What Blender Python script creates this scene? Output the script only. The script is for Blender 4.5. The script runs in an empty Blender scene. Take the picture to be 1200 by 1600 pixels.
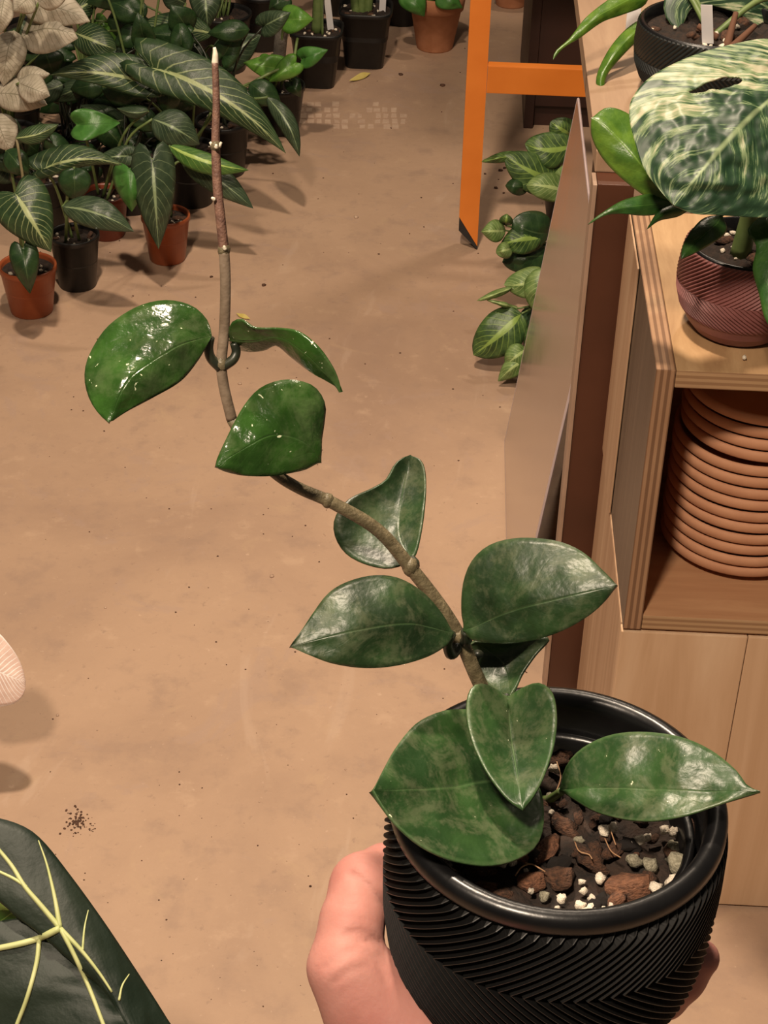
import bpy, bmesh, math, random
import numpy as np
from mathutils import Vector, Matrix, noise
from mathutils.bvhtree import BVHTree
from mathutils.kdtree import KDTree

random.seed(7)
SC = bpy.context.scene
COL = SC.collection
# ------------------------------------------------------------------ camera
F = 2800.0                                   # focal length in pixels of the 1200x1600 frame
CAM = Vector((0, 0, 1.5))
_dn = Vector((-120 / F, 4000 / F, 1)).normalized()
_vy = (-F * F + 120 * 156) / 4000
_yv = Vector((156 / F, _vy / F, 1)).normalized()
_Z = -_dn
_X = _yv.cross(_Z)
R3 = Matrix((_X, _yv, _Z))                   # world = R3 @ (right, down, forward)
cd = bpy.data.cameras.new('camera')
cd.sensor_fit = 'VERTICAL'; cd.sensor_height = 36; cd.lens = F / 1600 * 36
cd.clip_start = 0.02
cam = bpy.data.objects.new('camera', cd); COL.objects.link(cam)
flip = Matrix(((1, 0, 0), (0, -1, 0), (0, 0, -1)))
cam.matrix_world = Matrix.Translation(CAM) @ (R3 @ flip).to_4x4()
SC.camera = cam
# ------------------------------------------------------------------ light
w = bpy.data.worlds.new('world'); SC.world = w; w.use_nodes = True
w.node_tree.nodes['Background'].inputs[0].default_value = (1.0, 0.82, 0.66, 1)
w.node_tree.nodes['Background'].inputs[1].default_value = 0.08
def area(name, loc, aim, size, power, col):
    l = bpy.data.lights.new(name, 'AREA'); l.shape = 'DISK'; l.size = size; l.energy = power; l.color = col
    o = bpy.data.objects.new(name, l); COL.objects.link(o); o.location = loc
    o.rotation_euler = (Vector(aim) - Vector(loc)).to_track_quat('-Z', 'Y').to_euler()
    return o
WARM = (1.0, 0.81, 0.62)
area('ceiling_lamp_near', (-0.45, -0.28, 2.85), (0.1, 1.2, 0.3), 0.24, 66, WARM)
area('ceiling_lamp_middle', (-0.30, 1.45, 2.9), (-0.1, 1.6, 0.0), 0.14, 70, WARM)
area('ceiling_lamp_far', (0.45, 3.7, 2.9), (-0.1, 2.9, 0.0), 0.16, 20, WARM)
SC.view_settings.view_transform = 'Standard'
SC.view_settings.look = 'None'
SC.view_settings.gamma = 1
SC.view_settings.exposure = 0.0
SC.view_settings.use_curve_mapping = False

# ------------------------------------------------------------------ pixel <-> place helpers
def ray(px, py): return R3 @ Vector(((px - 600) / F, (py - 800) / F, 1))
def P(px, py, d): return CAM + ray(px, py) * d
def atz(px, py, z=0.0):
    r = ray(px, py); return CAM + r * ((z - CAM.z) / r.z)
def atY(px, py, y):
    r = ray(px, py); return CAM + r * (y / r.y)
def dY(px, py, y): return y / ray(px, py).y
def dZ(px, py, z): return (z - CAM.z) / ray(px, py).z

# ------------------------------------------------------------------ materials
MATS = {}
class NT:
    def __init__(s, name):
        s.m = bpy.data.materials.new(name); s.m.use_nodes = True
        s.t = s.m.node_tree; s.n = s.t.nodes; s.l = s.t.links
        s.b = s.n['Principled BSDF']; MATS[name] = s.m
    def link(s, a, b): s.l.new(a, b)
    def setin(s, i, v):
        if isinstance(v, (int, float)): i.default_value = v
        elif isinstance(v, (tuple, list)): i.default_value = v if len(i.default_value) == len(v) else (*v, 1)
        else: s.l.new(v, i)
    def math(s, op, a, b=0.0, c=0.0, clamp=False):
        n = s.n.new('ShaderNodeMath'); n.operation = op; n.use_clamp = clamp
        for i, v in zip(n.inputs, (a, b, c)): s.setin(i, v)
        return n.outputs[0]
    def mix(s, f, a, b):
        n = s.n.new('ShaderNodeMix'); n.data_type = 'RGBA'
        s.setin(n.inputs[0], f); s.setin(n.inputs[6], a); s.setin(n.inputs[7], b)
        return n.outputs[2]
    def ramp(s, f, stops):
        n = s.n.new('ShaderNodeValToRGB'); s.setin(n.inputs[0], f)
        e = n.color_ramp.elements
        while len(e) < len(stops): e.new(0.5)
        for q, (p, c) in zip(e, stops): q.position = p; q.color = (*c, 1) if len(c) == 3 else c
        return n.outputs[0]
    def step(s, f, a, b):
        n = s.n.new('ShaderNodeMapRange'); n.interpolation_type = 'SMOOTHSTEP'
        s.setin(n.inputs[0], f); n.inputs[1].default_value = a; n.inputs[2].default_value = b
        return n.outputs[0]
    def noise(s, vec, scale, detail=3, rough=0.5, dist=0.0):
        n = s.n.new('ShaderNodeTexNoise'); s.setin(n.inputs['Vector'], vec)
        n.inputs['Scale'].default_value = scale; n.inputs['Detail'].default_value = detail
        n.inputs['Roughness'].default_value = rough; n.inputs['Distortion'].default_value = dist
        return n.outputs[0]
    def obj(s):
        return s.n.new('ShaderNodeTexCoord').outputs['Object']
    def geo(s):
        return s.n.new('ShaderNodeNewGeometry').outputs['Position']
    def scale(s, vec, sc):
        n = s.n.new('ShaderNodeMapping'); s.setin(n.inputs[0], vec); n.inputs[3].default_value = sc
        return n.outputs[0]
    def uv(s):
        n = s.n.new('ShaderNodeSeparateXYZ'); s.l.new(s.n.new('ShaderNodeTexCoord').outputs['UV'], n.inputs[0])
        return n.outputs[0], n.outputs[1]
    def comb(s, x, y, z=0.0):
        n = s.n.new('ShaderNodeCombineXYZ')
        for i, v in zip(n.inputs, (x, y, z)): s.setin(i, v)
        return n.outputs[0]
    def bump(s, h, strength=0.3, dist=0.002):
        n = s.n.new('ShaderNodeBump'); s.setin(n.inputs['Height'], h)
        n.inputs['Strength'].default_value = strength; n.inputs['Distance'].default_value = dist
        s.l.new(n.outputs[0], s.b.inputs['Normal'])
    def fin(s, col, rough=0.5, metal=0.0, **k):
        s.setin(s.b.inputs['Base Color'], col); s.setin(s.b.inputs['Roughness'], rough)
        s.b.inputs['Metallic'].default_value = metal
        for a, v in k.items(): s.setin(s.b.inputs[a.replace('_', ' ')], v)
        return s.m

def srgb(r, g, b):
    f = lambda c: (c / 255 / 12.92) if c <= 10 else ((c / 255 + 0.055) / 1.055) ** 2.4
    return (f(r), f(g), f(b))

def mottled(name, c1, c2, rough=0.5, scale=20, metal=0, bump=0.0, bscale=None, bdist=0.002, **k):
    t = NT(name); o = t.obj(); n = t.noise(o, scale, 4)
    col = t.ramp(n, [(0.3, c1), (0.7, c2)])
    if bump: t.bump(t.noise(o, bscale or scale * 3, 4), bump, bdist)
    return t.fin(col, rough, metal, **k)

def leafmat(name, base, base2, vein, N=9, k=3.0, lat=0.10, latamt=0.8, mid=0.05, rough=0.35, nscale=6, flecks=0.0, bumps=0.25, under=None, rim=0.0, mscale=0.0, mamt=0.4):
    t = NT(name); u, v = t.uv()
    a = t.math('ABSOLUTE', t.math('MULTIPLY_ADD', u, 2.0, -1.0))
    uvv = t.comb(u, v)
    n = t.noise(t.geo(), 60 * nscale / 6, 4)
    col = t.mix(t.step(n, 0.35, 0.68), base, base2)
    wob = t.noise(uvv, 5, 2)
    ph = t.math('FRACT', t.math('ADD', t.math('SUBTRACT', t.math('MULTIPLY', v, N), t.math('MULTIPLY', t.math('POWER', a, 0.8), k)), t.math('MULTIPLY', wob, 0.3)))
    d = t.math('ABSOLUTE', t.math('SUBTRACT', ph, 0.5))
    width = t.math('MULTIPLY', t.math('SUBTRACT', 1.05, a), lat)
    lm = t.math('MULTIPLY', t.math('SUBTRACT', 1.0, t.step(t.math('SUBTRACT', d, width), -0.04, 0.05)), latamt)
    mm = t.math('SUBTRACT', 1.0, t.step(t.math('SUBTRACT', a, t.math('MULTIPLY', t.math('SUBTRACT', 1.1, v), mid)), -0.02, 0.03))
    vm = t.math('MAXIMUM', lm, mm) if N else mm
    col = t.mix(vm, col, vein)
    if rim: col = t.mix(t.math('MULTIPLY', t.step(a, 0.93, 0.99), rim), col, vein)
    if mscale:
        g = t.geo()
        m = t.step(t.math('MULTIPLY', t.noise(g, mscale, 5, 0.7, 1.2), t.math('ADD', t.noise(g, mscale * 6, 4, 0.7), 0.5)), 0.42, 0.66)
        col = t.mix(t.math('MULTIPLY', m, mamt), col, (0.17, 0.18, 0.105))
    if flecks:
        f = t.step(t.noise(t.geo(), 330, 2, 0.6, 0.5), 0.745 - flecks * .012, 0.765 - flecks * .008)
        col = t.mix(f, col, (0.62, 0.66, 0.46))
    if bumps: t.bump(t.math('ADD', t.math('ADD', t.noise(t.geo(), 90, 3), t.math('MULTIPLY', t.noise(t.geo(), 380, 3), 0.25)), t.math('MULTIPLY', vm, 0.25)), bumps, 0.003)
    return t.fin(col, rough)

# leaves
leafmat('hoya_leaf', (0.013, 0.040, 0.006), (0.026, 0.078, 0.011), (0.035, 0.085, 0.02), 6, 2.0, 0.03, 0.12, 0.014, 0.22, flecks=4.0, bumps=0.40, rim=0.25, mscale=40, mamt=0.14)
leafmat('hoya_leaf_satin', (0.009, 0.024, 0.007), (0.018, 0.046, 0.012), (0.035, 0.070, 0.025), 6, 2.0, 0.03, 0.10, 0.016, 0.41, bumps=0.30, rim=0.5, mscale=55, mamt=0.22)
leafmat('hoya_leaf_young', (0.013, 0.040, 0.010), (0.026, 0.068, 0.017), (0.055, 0.11, 0.038), 5, 2.0, 0.03, 0.10, 0.020, 0.38, flecks=0.8, bumps=0.26, rim=0.7, mscale=55, mamt=0.28)
leafmat('arrow_leaf', (0.018, 0.042, 0.015), (0.032, 0.066, 0.023), (0.34, 0.40, 0.18), 11, 5.0, 0.085, 0.65, 0.11, 0.42)
leafmat('arrow_leaf_dull', (0.024, 0.045, 0.022), (0.042, 0.068, 0.034), (0.22, 0.29, 0.15), 9, 4.2, 0.05, 0.55, 0.08, 0.40)
leafmat('arrow_leaf_new', (0.045, 0.12, 0.02), (0.07, 0.16, 0.03), (0.36, 0.50, 0.12), 10, 2.5, 0.05, 0.5, 0.20, 0.42)
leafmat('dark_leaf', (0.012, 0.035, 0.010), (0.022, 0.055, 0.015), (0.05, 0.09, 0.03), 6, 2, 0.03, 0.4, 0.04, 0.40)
leafmat('pothos_leaf', (0.07, 0.19, 0.022), (0.11, 0.25, 0.035), (0.16, 0.30, 0.06), 5, 2, 0.02, 0.3, 0.03, 0.38)
leafmat('plain_green_leaf', (0.045, 0.15, 0.025), (0.065, 0.19, 0.035), (0.04, 0.12, 0.02), 6, 2, 0.04, 0.35, 0.03, 0.42)
leafmat('silver_leaf', (0.36, 0.32, 0.24), (0.48, 0.43, 0.34), (0.20, 0.18, 0.12), 12, 2.5, 0.11, 0.6, 0.03, 0.6, bumps=0.6)
leafmat('pale_leaf', (0.62, 0.44, 0.37), (0.70, 0.52, 0.44), (0.88, 0.80, 0.76), 24, 5, 0.16, 0.9, 0.02, 0.6, rim=0.9)
leafmat('maranta_leaf', (0.025, 0.060, 0.014), (0.070, 0.13, 0.032), (0.22, 0.33, 0.07), 9, 3.2, 0.11, 0.6, 0.20, 0.45)
leafmat('maranta_leaf_light', (0.09, 0.16, 0.04), (0.17, 0.25, 0.08), (0.36, 0.46, 0.18), 9, 3.2, 0.10, 0.6, 0.16, 0.45)
leafmat('monstera_green_leaf', (0.045, 0.11, 0.012), (0.10, 0.19, 0.02), (0.13, 0.24, 0.04), 5, 2, 0.02, 0.2, 0.03, 0.34)
leafmat('monstera_dark_leaf', (0.016, 0.060, 0.010), (0.035, 0.095, 0.016), (0.06, 0.14, 0.03), 5, 2, 0.02, 0.2, 0.03, 0.34)
leafmat('alocasia_leaf', (0.004, 0.013, 0.006), (0.012, 0.022, 0.012), (0.02, 0.03, 0.02), 0, 2, 0.02, 0.2, 0.0, 0.55, nscale=1.2, bumps=0.22)
def marbled():
    t = NT('marbled_leaf'); u, v = t.uv()
    sx = t.math('MULTIPLY_ADD', u, 2.0, -1.0); a = t.math('ABSOLUTE', sx)
    vec = t.comb(t.math('MULTIPLY', t.math('SUBTRACT', v, t.math('MULTIPLY', a, 0.40)), 20.0), t.math('MULTIPLY', sx, 1.5))
    n1 = t.noise(vec, 0.9, 6, 0.66, 0.25); n2 = t.noise(t.comb(sx, v), 1.6, 2); n3 = t.noise(vec, 3.5, 4, 0.7, 0.3)
    f = t.math('ADD', t.math('ADD', n1, t.math('MULTIPLY', t.math('SUBTRACT', n2, 0.5), 0.45)), t.math('MULTIPLY', t.math('SUBTRACT', n3, 0.5), 0.45))
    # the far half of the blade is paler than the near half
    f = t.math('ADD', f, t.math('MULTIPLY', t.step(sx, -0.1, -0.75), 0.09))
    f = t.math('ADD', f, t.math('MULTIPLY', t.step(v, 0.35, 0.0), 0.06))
    col = t.ramp(f, [(0.47, (0.010, 0.034, 0.014)), (0.555, (0.026, 0.066, 0.025)), (0.59, (0.13, 0.19, 0.09)), (0.65, (0.19, 0.25, 0.13)), (0.72, (0.42, 0.40, 0.27))])
    mm = t.math('SUBTRACT', 1.0, t.step(t.math('SUBTRACT', a, 0.02), -0.015, 0.02))
    col = t.mix(t.math('MULTIPLY', mm, 0.7), col, (0.30, 0.38, 0.20))
    t.bump(t.math('ADD', t.math('MULTIPLY', n1, 0.4), t.noise(t.geo(), 30, 2)), 0.15, 0.004)
    t.fin(col, 0.46)
marbled()
# others
mottled('stem_tan', (0.085, 0.068, 0.036), (0.19, 0.155, 0.090), 0.45, 300, bump=0.3)
mottled('stem_grey', (0.15, 0.11, 0.075), (0.26, 0.20, 0.145), 0.38, 200, bump=0.15)
mottled('stem_brown', (0.12, 0.06, 0.045), (0.24, 0.13, 0.09), 0.6, 400, bump=0.3)
mottled('stem_pale', (0.62, 0.55, 0.42), (0.75, 0.68, 0.55), 0.6, 300)
mottled('petiole_dark', (0.012, 0.016, 0.010), (0.03, 0.035, 0.02), 0.4, 200)
mottled('petiole_green', (0.09, 0.14, 0.04), (0.16, 0.22, 0.07), 0.5, 60)
mottled('petiole_tan', (0.20, 0.17, 0.09), (0.30, 0.26, 0.14), 0.5, 60)
mottled('vein_cream', (0.45, 0.50, 0.20), (0.56, 0.58, 0.28), 0.5, 60)
mottled('black_plastic', (0.004, 0.004, 0.004), (0.008, 0.008, 0.008), 0.45, 80)
mottled('black_gloss', (0.003, 0.003, 0.0035), (0.006, 0.006, 0.0065), 0.30, 80, bump=0.05)
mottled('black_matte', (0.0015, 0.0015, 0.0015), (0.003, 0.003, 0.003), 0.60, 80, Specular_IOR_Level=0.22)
mottled('black_crest_lit', (0.014, 0.0135, 0.0125), (0.022, 0.021, 0.020), 0.5, 80)  # ridge crests painted lighter than the groove faces, standing in for caught light
mottled('charcoal_ridge', (0.006, 0.008, 0.008), (0.010, 0.013, 0.012), 0.5, 80)
mottled('pink_ridge', (0.20, 0.075, 0.070), (0.25, 0.095, 0.088), 0.55, 60)
mottled('orange_plastic', (0.26, 0.058, 0.018), (0.32, 0.080, 0.025), 0.38, 30)
mottled('dark_red_plastic', (0.16, 0.03, 0.012), (0.20, 0.04, 0.016), 0.4, 30)
mottled('terracotta', (0.36, 0.145, 0.065), (0.46, 0.20, 0.10), 0.75, 40, bump=0.15)
mottled('terracotta_saucer', (0.48, 0.23, 0.125), (0.58, 0.30, 0.17), 0.75, 25, bump=0.1, bscale=200)
mottled('soil', (0.007, 0.0045, 0.003), (0.032, 0.016, 0.009), 0.9, 160, bump=1.0, bscale=400)
mottled('bark_brown', (0.018, 0.009, 0.005), (0.115, 0.050, 0.025), 0.9, 2.6, bump=1.0, bscale=6, bdist=0.0012)
mottled('bark_red', (0.050, 0.020, 0.010), (0.21, 0.090, 0.045), 0.85, 2.6, bump=1.0, bscale=6, bdist=0.0012)
mottled('perlite', (0.62, 0.52, 0.40), (0.92, 0.84, 0.70), 0.9, 2.5, bump=1.0, bscale=5, bdist=0.0008)
mottled('pumice', (0.12, 0.11, 0.07), (0.38, 0.35, 0.26), 0.9, 2.5, bump=1.0, bscale=5, bdist=0.0008)
mottled('root_tan', (0.30, 0.16, 0.08), (0.40, 0.24, 0.13), 0.8, 100)
mottled('tag_white', (0.62, 0.60, 0.60), (0.70, 0.68, 0.68), 0.4, 30)
mottled('orange_paint', (0.60, 0.165, 0.018), (0.68, 0.20, 0.026), 0.42, 12, bump=0.05)
mottled('rubber', (0.012, 0.010, 0.009), (0.02, 0.018, 0.016), 0.7, 60)
mottled('brown_steel', (0.062, 0.020, 0.009), (0.085, 0.028, 0.013), 0.45, 9)
mottled('steel_edge', (0.30, 0.20, 0.14), (0.38, 0.26, 0.19), 0.45, 20)
mottled('dark_cabinet', (0.022, 0.007, 0.004), (0.035, 0.011, 0.006), 0.5, 9)
mottled('moss_pole', (0.10, 0.085, 0.07), (0.18, 0.155, 0.13), 0.9, 90, bump=0.6)
mottled('dry_leaf', (0.50, 0.40, 0.10), (0.58, 0.48, 0.16), 0.6, 60)
mottled('dirt', (0.05, 0.022, 0.012), (0.10, 0.045, 0.025), 0.9, 100)
mottled('tile_residue', (0.40, 0.27, 0.19), (0.50, 0.36, 0.26), 0.8, 60)
mottled('wall_paint', (0.05, 0.035, 0.025), (0.06, 0.042, 0.03), 0.8, 3)
def skin():
    t = NT('skin'); g = t.geo(); n = t.noise(g, 45, 3); n2 = t.noise(g, 500, 3)
    col = t.ramp(n, [(0.3, (0.40, 0.165, 0.138)), (0.7, (0.46, 0.222, 0.186))])
    t.bump(t.math('ADD', n2, t.math('MULTIPLY', t.noise(t.scale(g, (1, 3, 1)), 160, 3), 1.0)), 0.14, 0.0012)
    t.fin(col, 0.58, Subsurface_Weight=0.15)
    t.b.inputs['Specular IOR Level'].default_value = 0.3
    t.b.inputs['Subsurface Radius'].default_value = (0.012, 0.004, 0.002); t.b.inputs['Subsurface Scale'].default_value = 0.5
skin()
def nail():
    NT('nail').fin((0.66, 0.36, 0.29), 0.3)
nail()
def concrete():
    t = NT('concrete'); g = t.geo()
    a = t.noise(g, 2.2, 6, 0.62, 0.4); b = t.noise(g, 14, 5, 0.65); c = t.noise(g, 70, 4, 0.7); d = t.noise(g, 1.1, 2)
    col = t.ramp(a, [(0.30, (0.330, 0.215, 0.148)), (0.50, (0.405, 0.268, 0.180)), (0.70, (0.455, 0.305, 0.205))])
    col = t.mix(t.math('MULTIPLY', t.step(b, 0.50, 0.70), 0.55), col, (0.300, 0.200, 0.145))
    col = t.mix(t.math('MULTIPLY', t.step(b, 0.44, 0.26), 0.50), col, (0.52, 0.36, 0.245))
    col = t.mix(t.math('MULTIPLY', t.step(c, 0.60, 0.72), 0.45), col, (0.25, 0.165, 0.12))
    col = t.mix(t.math('MULTIPLY', t.step(c, 0.36, 0.26), 0.5), col, (0.58, 0.41, 0.29))
    e = t.noise(g, 5.5, 5, 0.7, 1.6)
    col = t.mix(t.math('MULTIPLY', t.step(e, 0.56, 0.66), 0.35), col, (0.36, 0.25, 0.20))
    col = t.mix(t.math('MULTIPLY', t.step(e, 0.40, 0.30), 0.30), col, (0.47, 0.325, 0.20))
    s = t.noise(t.scale(g, (1, 0.25, 1)), 9, 4, 0.6, 1.2)
    col = t.mix(t.math('MULTIPLY', t.step(s, 0.60, 0.68), 0.22), col, (0.54, 0.40, 0.30))
    t.bump(t.math('ADD', c, t.math('MULTIPLY', b, 0.6)), 0.12, 0.003)
    t.fin(col, t.math('MULTIPLY_ADD', b, 0.25, 0.48))
concrete()
def wood(name, c1, c2, c3, sc=(30, 30, 2.0), rough=0.55, layered=None):
    """sc: grain frequency along x, y, z; layered = axis along which plywood layers alternate"""
    t = NT(name); g = t.geo()
    n = t.noise(t.scale(g, sc), 1.0, 6, 0.62, 0.8); n2 = t.noise(t.scale(g, tuple(q * 0.25 for q in sc)), 1.0, 3, 0.5, 1.0)
    col = t.ramp(n, [(0.30, c1), (0.52, c2), (0.72, c3)])
    col = t.mix(t.math('MULTIPLY', t.step(n2, 0.5, 0.7), 0.45), col, c1)
    if layered:
        ax, per, amt, dk = layered
        sp = t.n.new('ShaderNodeSeparateXYZ'); t.link(t.obj(), sp.inputs[0])
        fr = t.math('FRACT', t.math('DIVIDE', sp.outputs[ax], per))
        st = t.math('MULTIPLY', t.step(t.math('ABSOLUTE', t.math('SUBTRACT', fr, 0.5)), 0.20, 0.30), amt)
        col = t.mix(st, col, dk)
    t.bump(n, 0.15, 0.002)
    t.fin(col, rough)
wood('plywood', (0.52, 0.33, 0.19), (0.64, 0.44, 0.28), (0.72, 0.53, 0.36), (14, 14, 1.6))
wood('plywood_flat', (0.30, 0.17, 0.08), (0.42, 0.26, 0.13), (0.52, 0.34, 0.18), (30, 5, 30))
wood('plywood_inner', (0.38, 0.19, 0.095), (0.46, 0.25, 0.13), (0.52, 0.30, 0.16), (6, 60, 60))
wood('plank_side', (0.36, 0.21, 0.12), (0.48, 0.31, 0.19), (0.56, 0.39, 0.25), (20, 26, 1.2))
wood('varnished_side', (0.018, 0.013, 0.010), (0.040, 0.029, 0.021), (0.12, 0.085, 0.060), (20, 60, 1.4), 0.30)
wood('ply_edge_side', (0.30, 0.17, 0.09), (0.36, 0.21, 0.12), (0.44, 0.28, 0.16), (20, 20, 5), 0.6, layered=(0, 0.0062, 0.75, (0.13, 0.062, 0.03)))
wood('ply_edge_shelf', (0.36, 0.22, 0.12), (0.44, 0.28, 0.15), (0.50, 0.33, 0.19), (5, 20, 20), 0.6, layered=(2, 0.0062, 0.6, (0.20, 0.10, 0.045)))
wood('table_wood', (0.30, 0.19, 0.12), (0.38, 0.25, 0.16), (0.45, 0.31, 0.20), (20, 2.5, 20))
def sheetmat():
    t = NT('hazy_sheet'); g = t.geo(); n = t.noise(g, 20, 4, 0.6)
    t.bump(t.noise(g, 6, 2), 0.05, 0.01)
    t.fin(t.ramp(n, [(0.3, (0.56, 0.53, 0.52)), (0.7, (0.66, 0.63, 0.62))]), t.math('MULTIPLY_ADD', n, 0.18, 0.10), 0.9)
sheetmat()
mottled('sheet_edge', (0.45, 0.36, 0.36), (0.52, 0.42, 0.42), 0.4, 30)

# ------------------------------------------------------------------ mesh helpers
def link(o, parent=None):
    COL.objects.link(o)
    if parent: o.parent = parent
    return o
def tag(o, label=None, cat=None, group=None, kind=None):
    for k, v in (('label', label), ('category', cat), ('group', group), ('kind', kind)):
        if v: o[k] = v
    return o
def thing(name, label, cat, loc=(0, 0, 0), group=None):
    o = bpy.data.objects.new(name, None); o.empty_display_size = 0.02; o.location = loc; COL.objects.link(o)
    return tag(o, label, cat, group)
def wloc(p):
    v = Vector((0, 0, 0))
    while p: v = v + p.location; p = p.parent
    return v
def mobj(name, vs, fs, mat, parent=None, smooth=True, uvs=None, mats=None, fm=None):
    """vertices in world space; a child's are shifted into the frame of its (unrotated) parents"""
    o0 = wloc(parent)
    me = bpy.data.meshes.new(name)
    me.from_pydata([tuple(Vector(v) - o0) for v in vs], [], [tuple(f) for f in fs])
    if uvs:
        L = me.uv_layers.new(name='UVMap')
        for lp in me.loops: L.data[lp.index].uv = uvs[lp.vertex_index]
    for m in (mats or [mat]): me.materials.append(MATS[m])
    if fm: me.polygons.foreach_set('material_index', fm)
    me.polygons.foreach_set('use_smooth', [smooth] * len(me.polygons))
    me.update()
    return link(bpy.data.objects.new(name, me), parent)
def bm_done(name, bm, mat, parent=None, smooth=False, mats=None):
    o0 = wloc(parent)
    bmesh.ops.translate(bm, verts=bm.verts, vec=-o0)
    me = bpy.data.meshes.new(name); bm.to_mesh(me); bm.free()
    for m in (mats or [mat]): me.materials.append(MATS[m])
    me.polygons.foreach_set('use_smooth', [smooth] * len(me.polygons))
    return link(bpy.data.objects.new(name, me), parent)
def boxbm(lo, hi, bev=0.0, seg=2):
    bm = bmesh.new(); bmesh.ops.create_cube(bm, size=1)
    lo, hi = Vector(lo), Vector(hi)
    for v in bm.verts: v.co = Vector([lo[i] + (hi[i] - lo[i]) * (v.co[i] + 0.5) for i in range(3)])
    if bev: bmesh.ops.bevel(bm, geom=bm.edges[:], offset=bev, segments=seg, affect='EDGES', profile=0.7)
    return bm
def box(name, lo, hi, mat, parent=None, bev=0.0015):
    return bm_done(name, boxbm(lo, hi, bev), mat, parent)
def catmull(pts, n):
    pts = [Vector(p) for p in pts]
    if len(pts) == 2: return [pts[0].lerp(pts[1], i / n) for i in range(n + 1)]
    ext = [2 * pts[0] - pts[1]] + pts + [2 * pts[-1] - pts[-2]]
    dense = []
    for i in range(1, len(ext) - 2):
        p0, p1, p2, p3 = ext[i - 1:i + 3]
        for j in range(12):
            t = j / 12
            dense.append(0.5 * ((2 * p1) + (p2 - p0) * t + (2 * p0 - 5 * p1 + 4 * p2 - p3) * t * t + (3 * p1 - p0 - 3 * p2 + p3) * t ** 3))
    dense.append(pts[-1])
    L = [0]
    for a, b in zip(dense, dense[1:]): L.append(L[-1] + (b - a).length)
    out, k = [], 0
    for i in range(n + 1):
        d = L[-1] * i / n
        while k < len(L) - 2 and L[k + 1] < d: k += 1
        s = (L[k + 1] - L[k]) or 1
        out.append(dense[k].lerp(dense[k + 1], min(1, max(0, (d - L[k]) / s))))
    return out
def tube(pts, rads, n=24, m=10):
    """(verts, faces) of a tapering tube through pts"""
    c = catmull(pts, n)
    rr = [rads] * (n + 1) if isinstance(rads, (int, float)) else [float(np.interp(i / n, np.linspace(0, 1, len(rads)), rads)) for i in range(n + 1)]
    vs, fs = [], []
    up = Vector((0.3, 0.2, 1)).normalized()
    for i, p in enumerate(c):
        t = (c[min(i + 1, n)] - c[max(i - 1, 0)]).normalized()
        up = (up - t * up.dot(t))
        if up.length < 1e-4: up = t.orthogonal()
        up.normalize(); b = t.cross(up)
        for j in range(m):
            a = 2 * math.pi * j / m
            vs.append(p + (up * math.cos(a) + b * math.sin(a)) * rr[i])
    for i in range(n):
        for j in range(m):
            fs.append((i * m + j, i * m + (j + 1) % m, (i + 1) * m + (j + 1) % m, (i + 1) * m + j))
    fs.append(tuple(range(m))[::-1]); fs.append(tuple(range(n * m, n * m + m)))
    return vs, fs
def lathe(name, prof, center, mat, parent=None, n=48, smooth=True, tilt=None, sq=0.0):
    """prof: list of (r, z); center: world position of z=0; sq squares the cross-section"""
    vs, fs = [], []
    c = Vector(center)
    for r, z in prof:
        for j in range(n):
            a = 2 * math.pi * j / n
            k = 1.0
            if sq: k = 1 / (abs(math.cos(a)) ** sq + abs(math.sin(a)) ** sq) ** (1 / sq) * 0.93
            v = Vector((r * k * math.cos(a), r * k * math.sin(a), z))
            if tilt: v = tilt @ v
            vs.append(c + v)
    for i in range(len(prof) - 1):
        for j in range(n):
            fs.append((i * n + j, i * n + (j + 1) % n, (i + 1) * n + (j + 1) % n, (i + 1) * n + j))
    if prof[0][0] > 1e-5: fs.append(tuple(range(n))[::-1])
    o = mobj(name, vs, fs, mat, parent, smooth)
    return o

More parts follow.
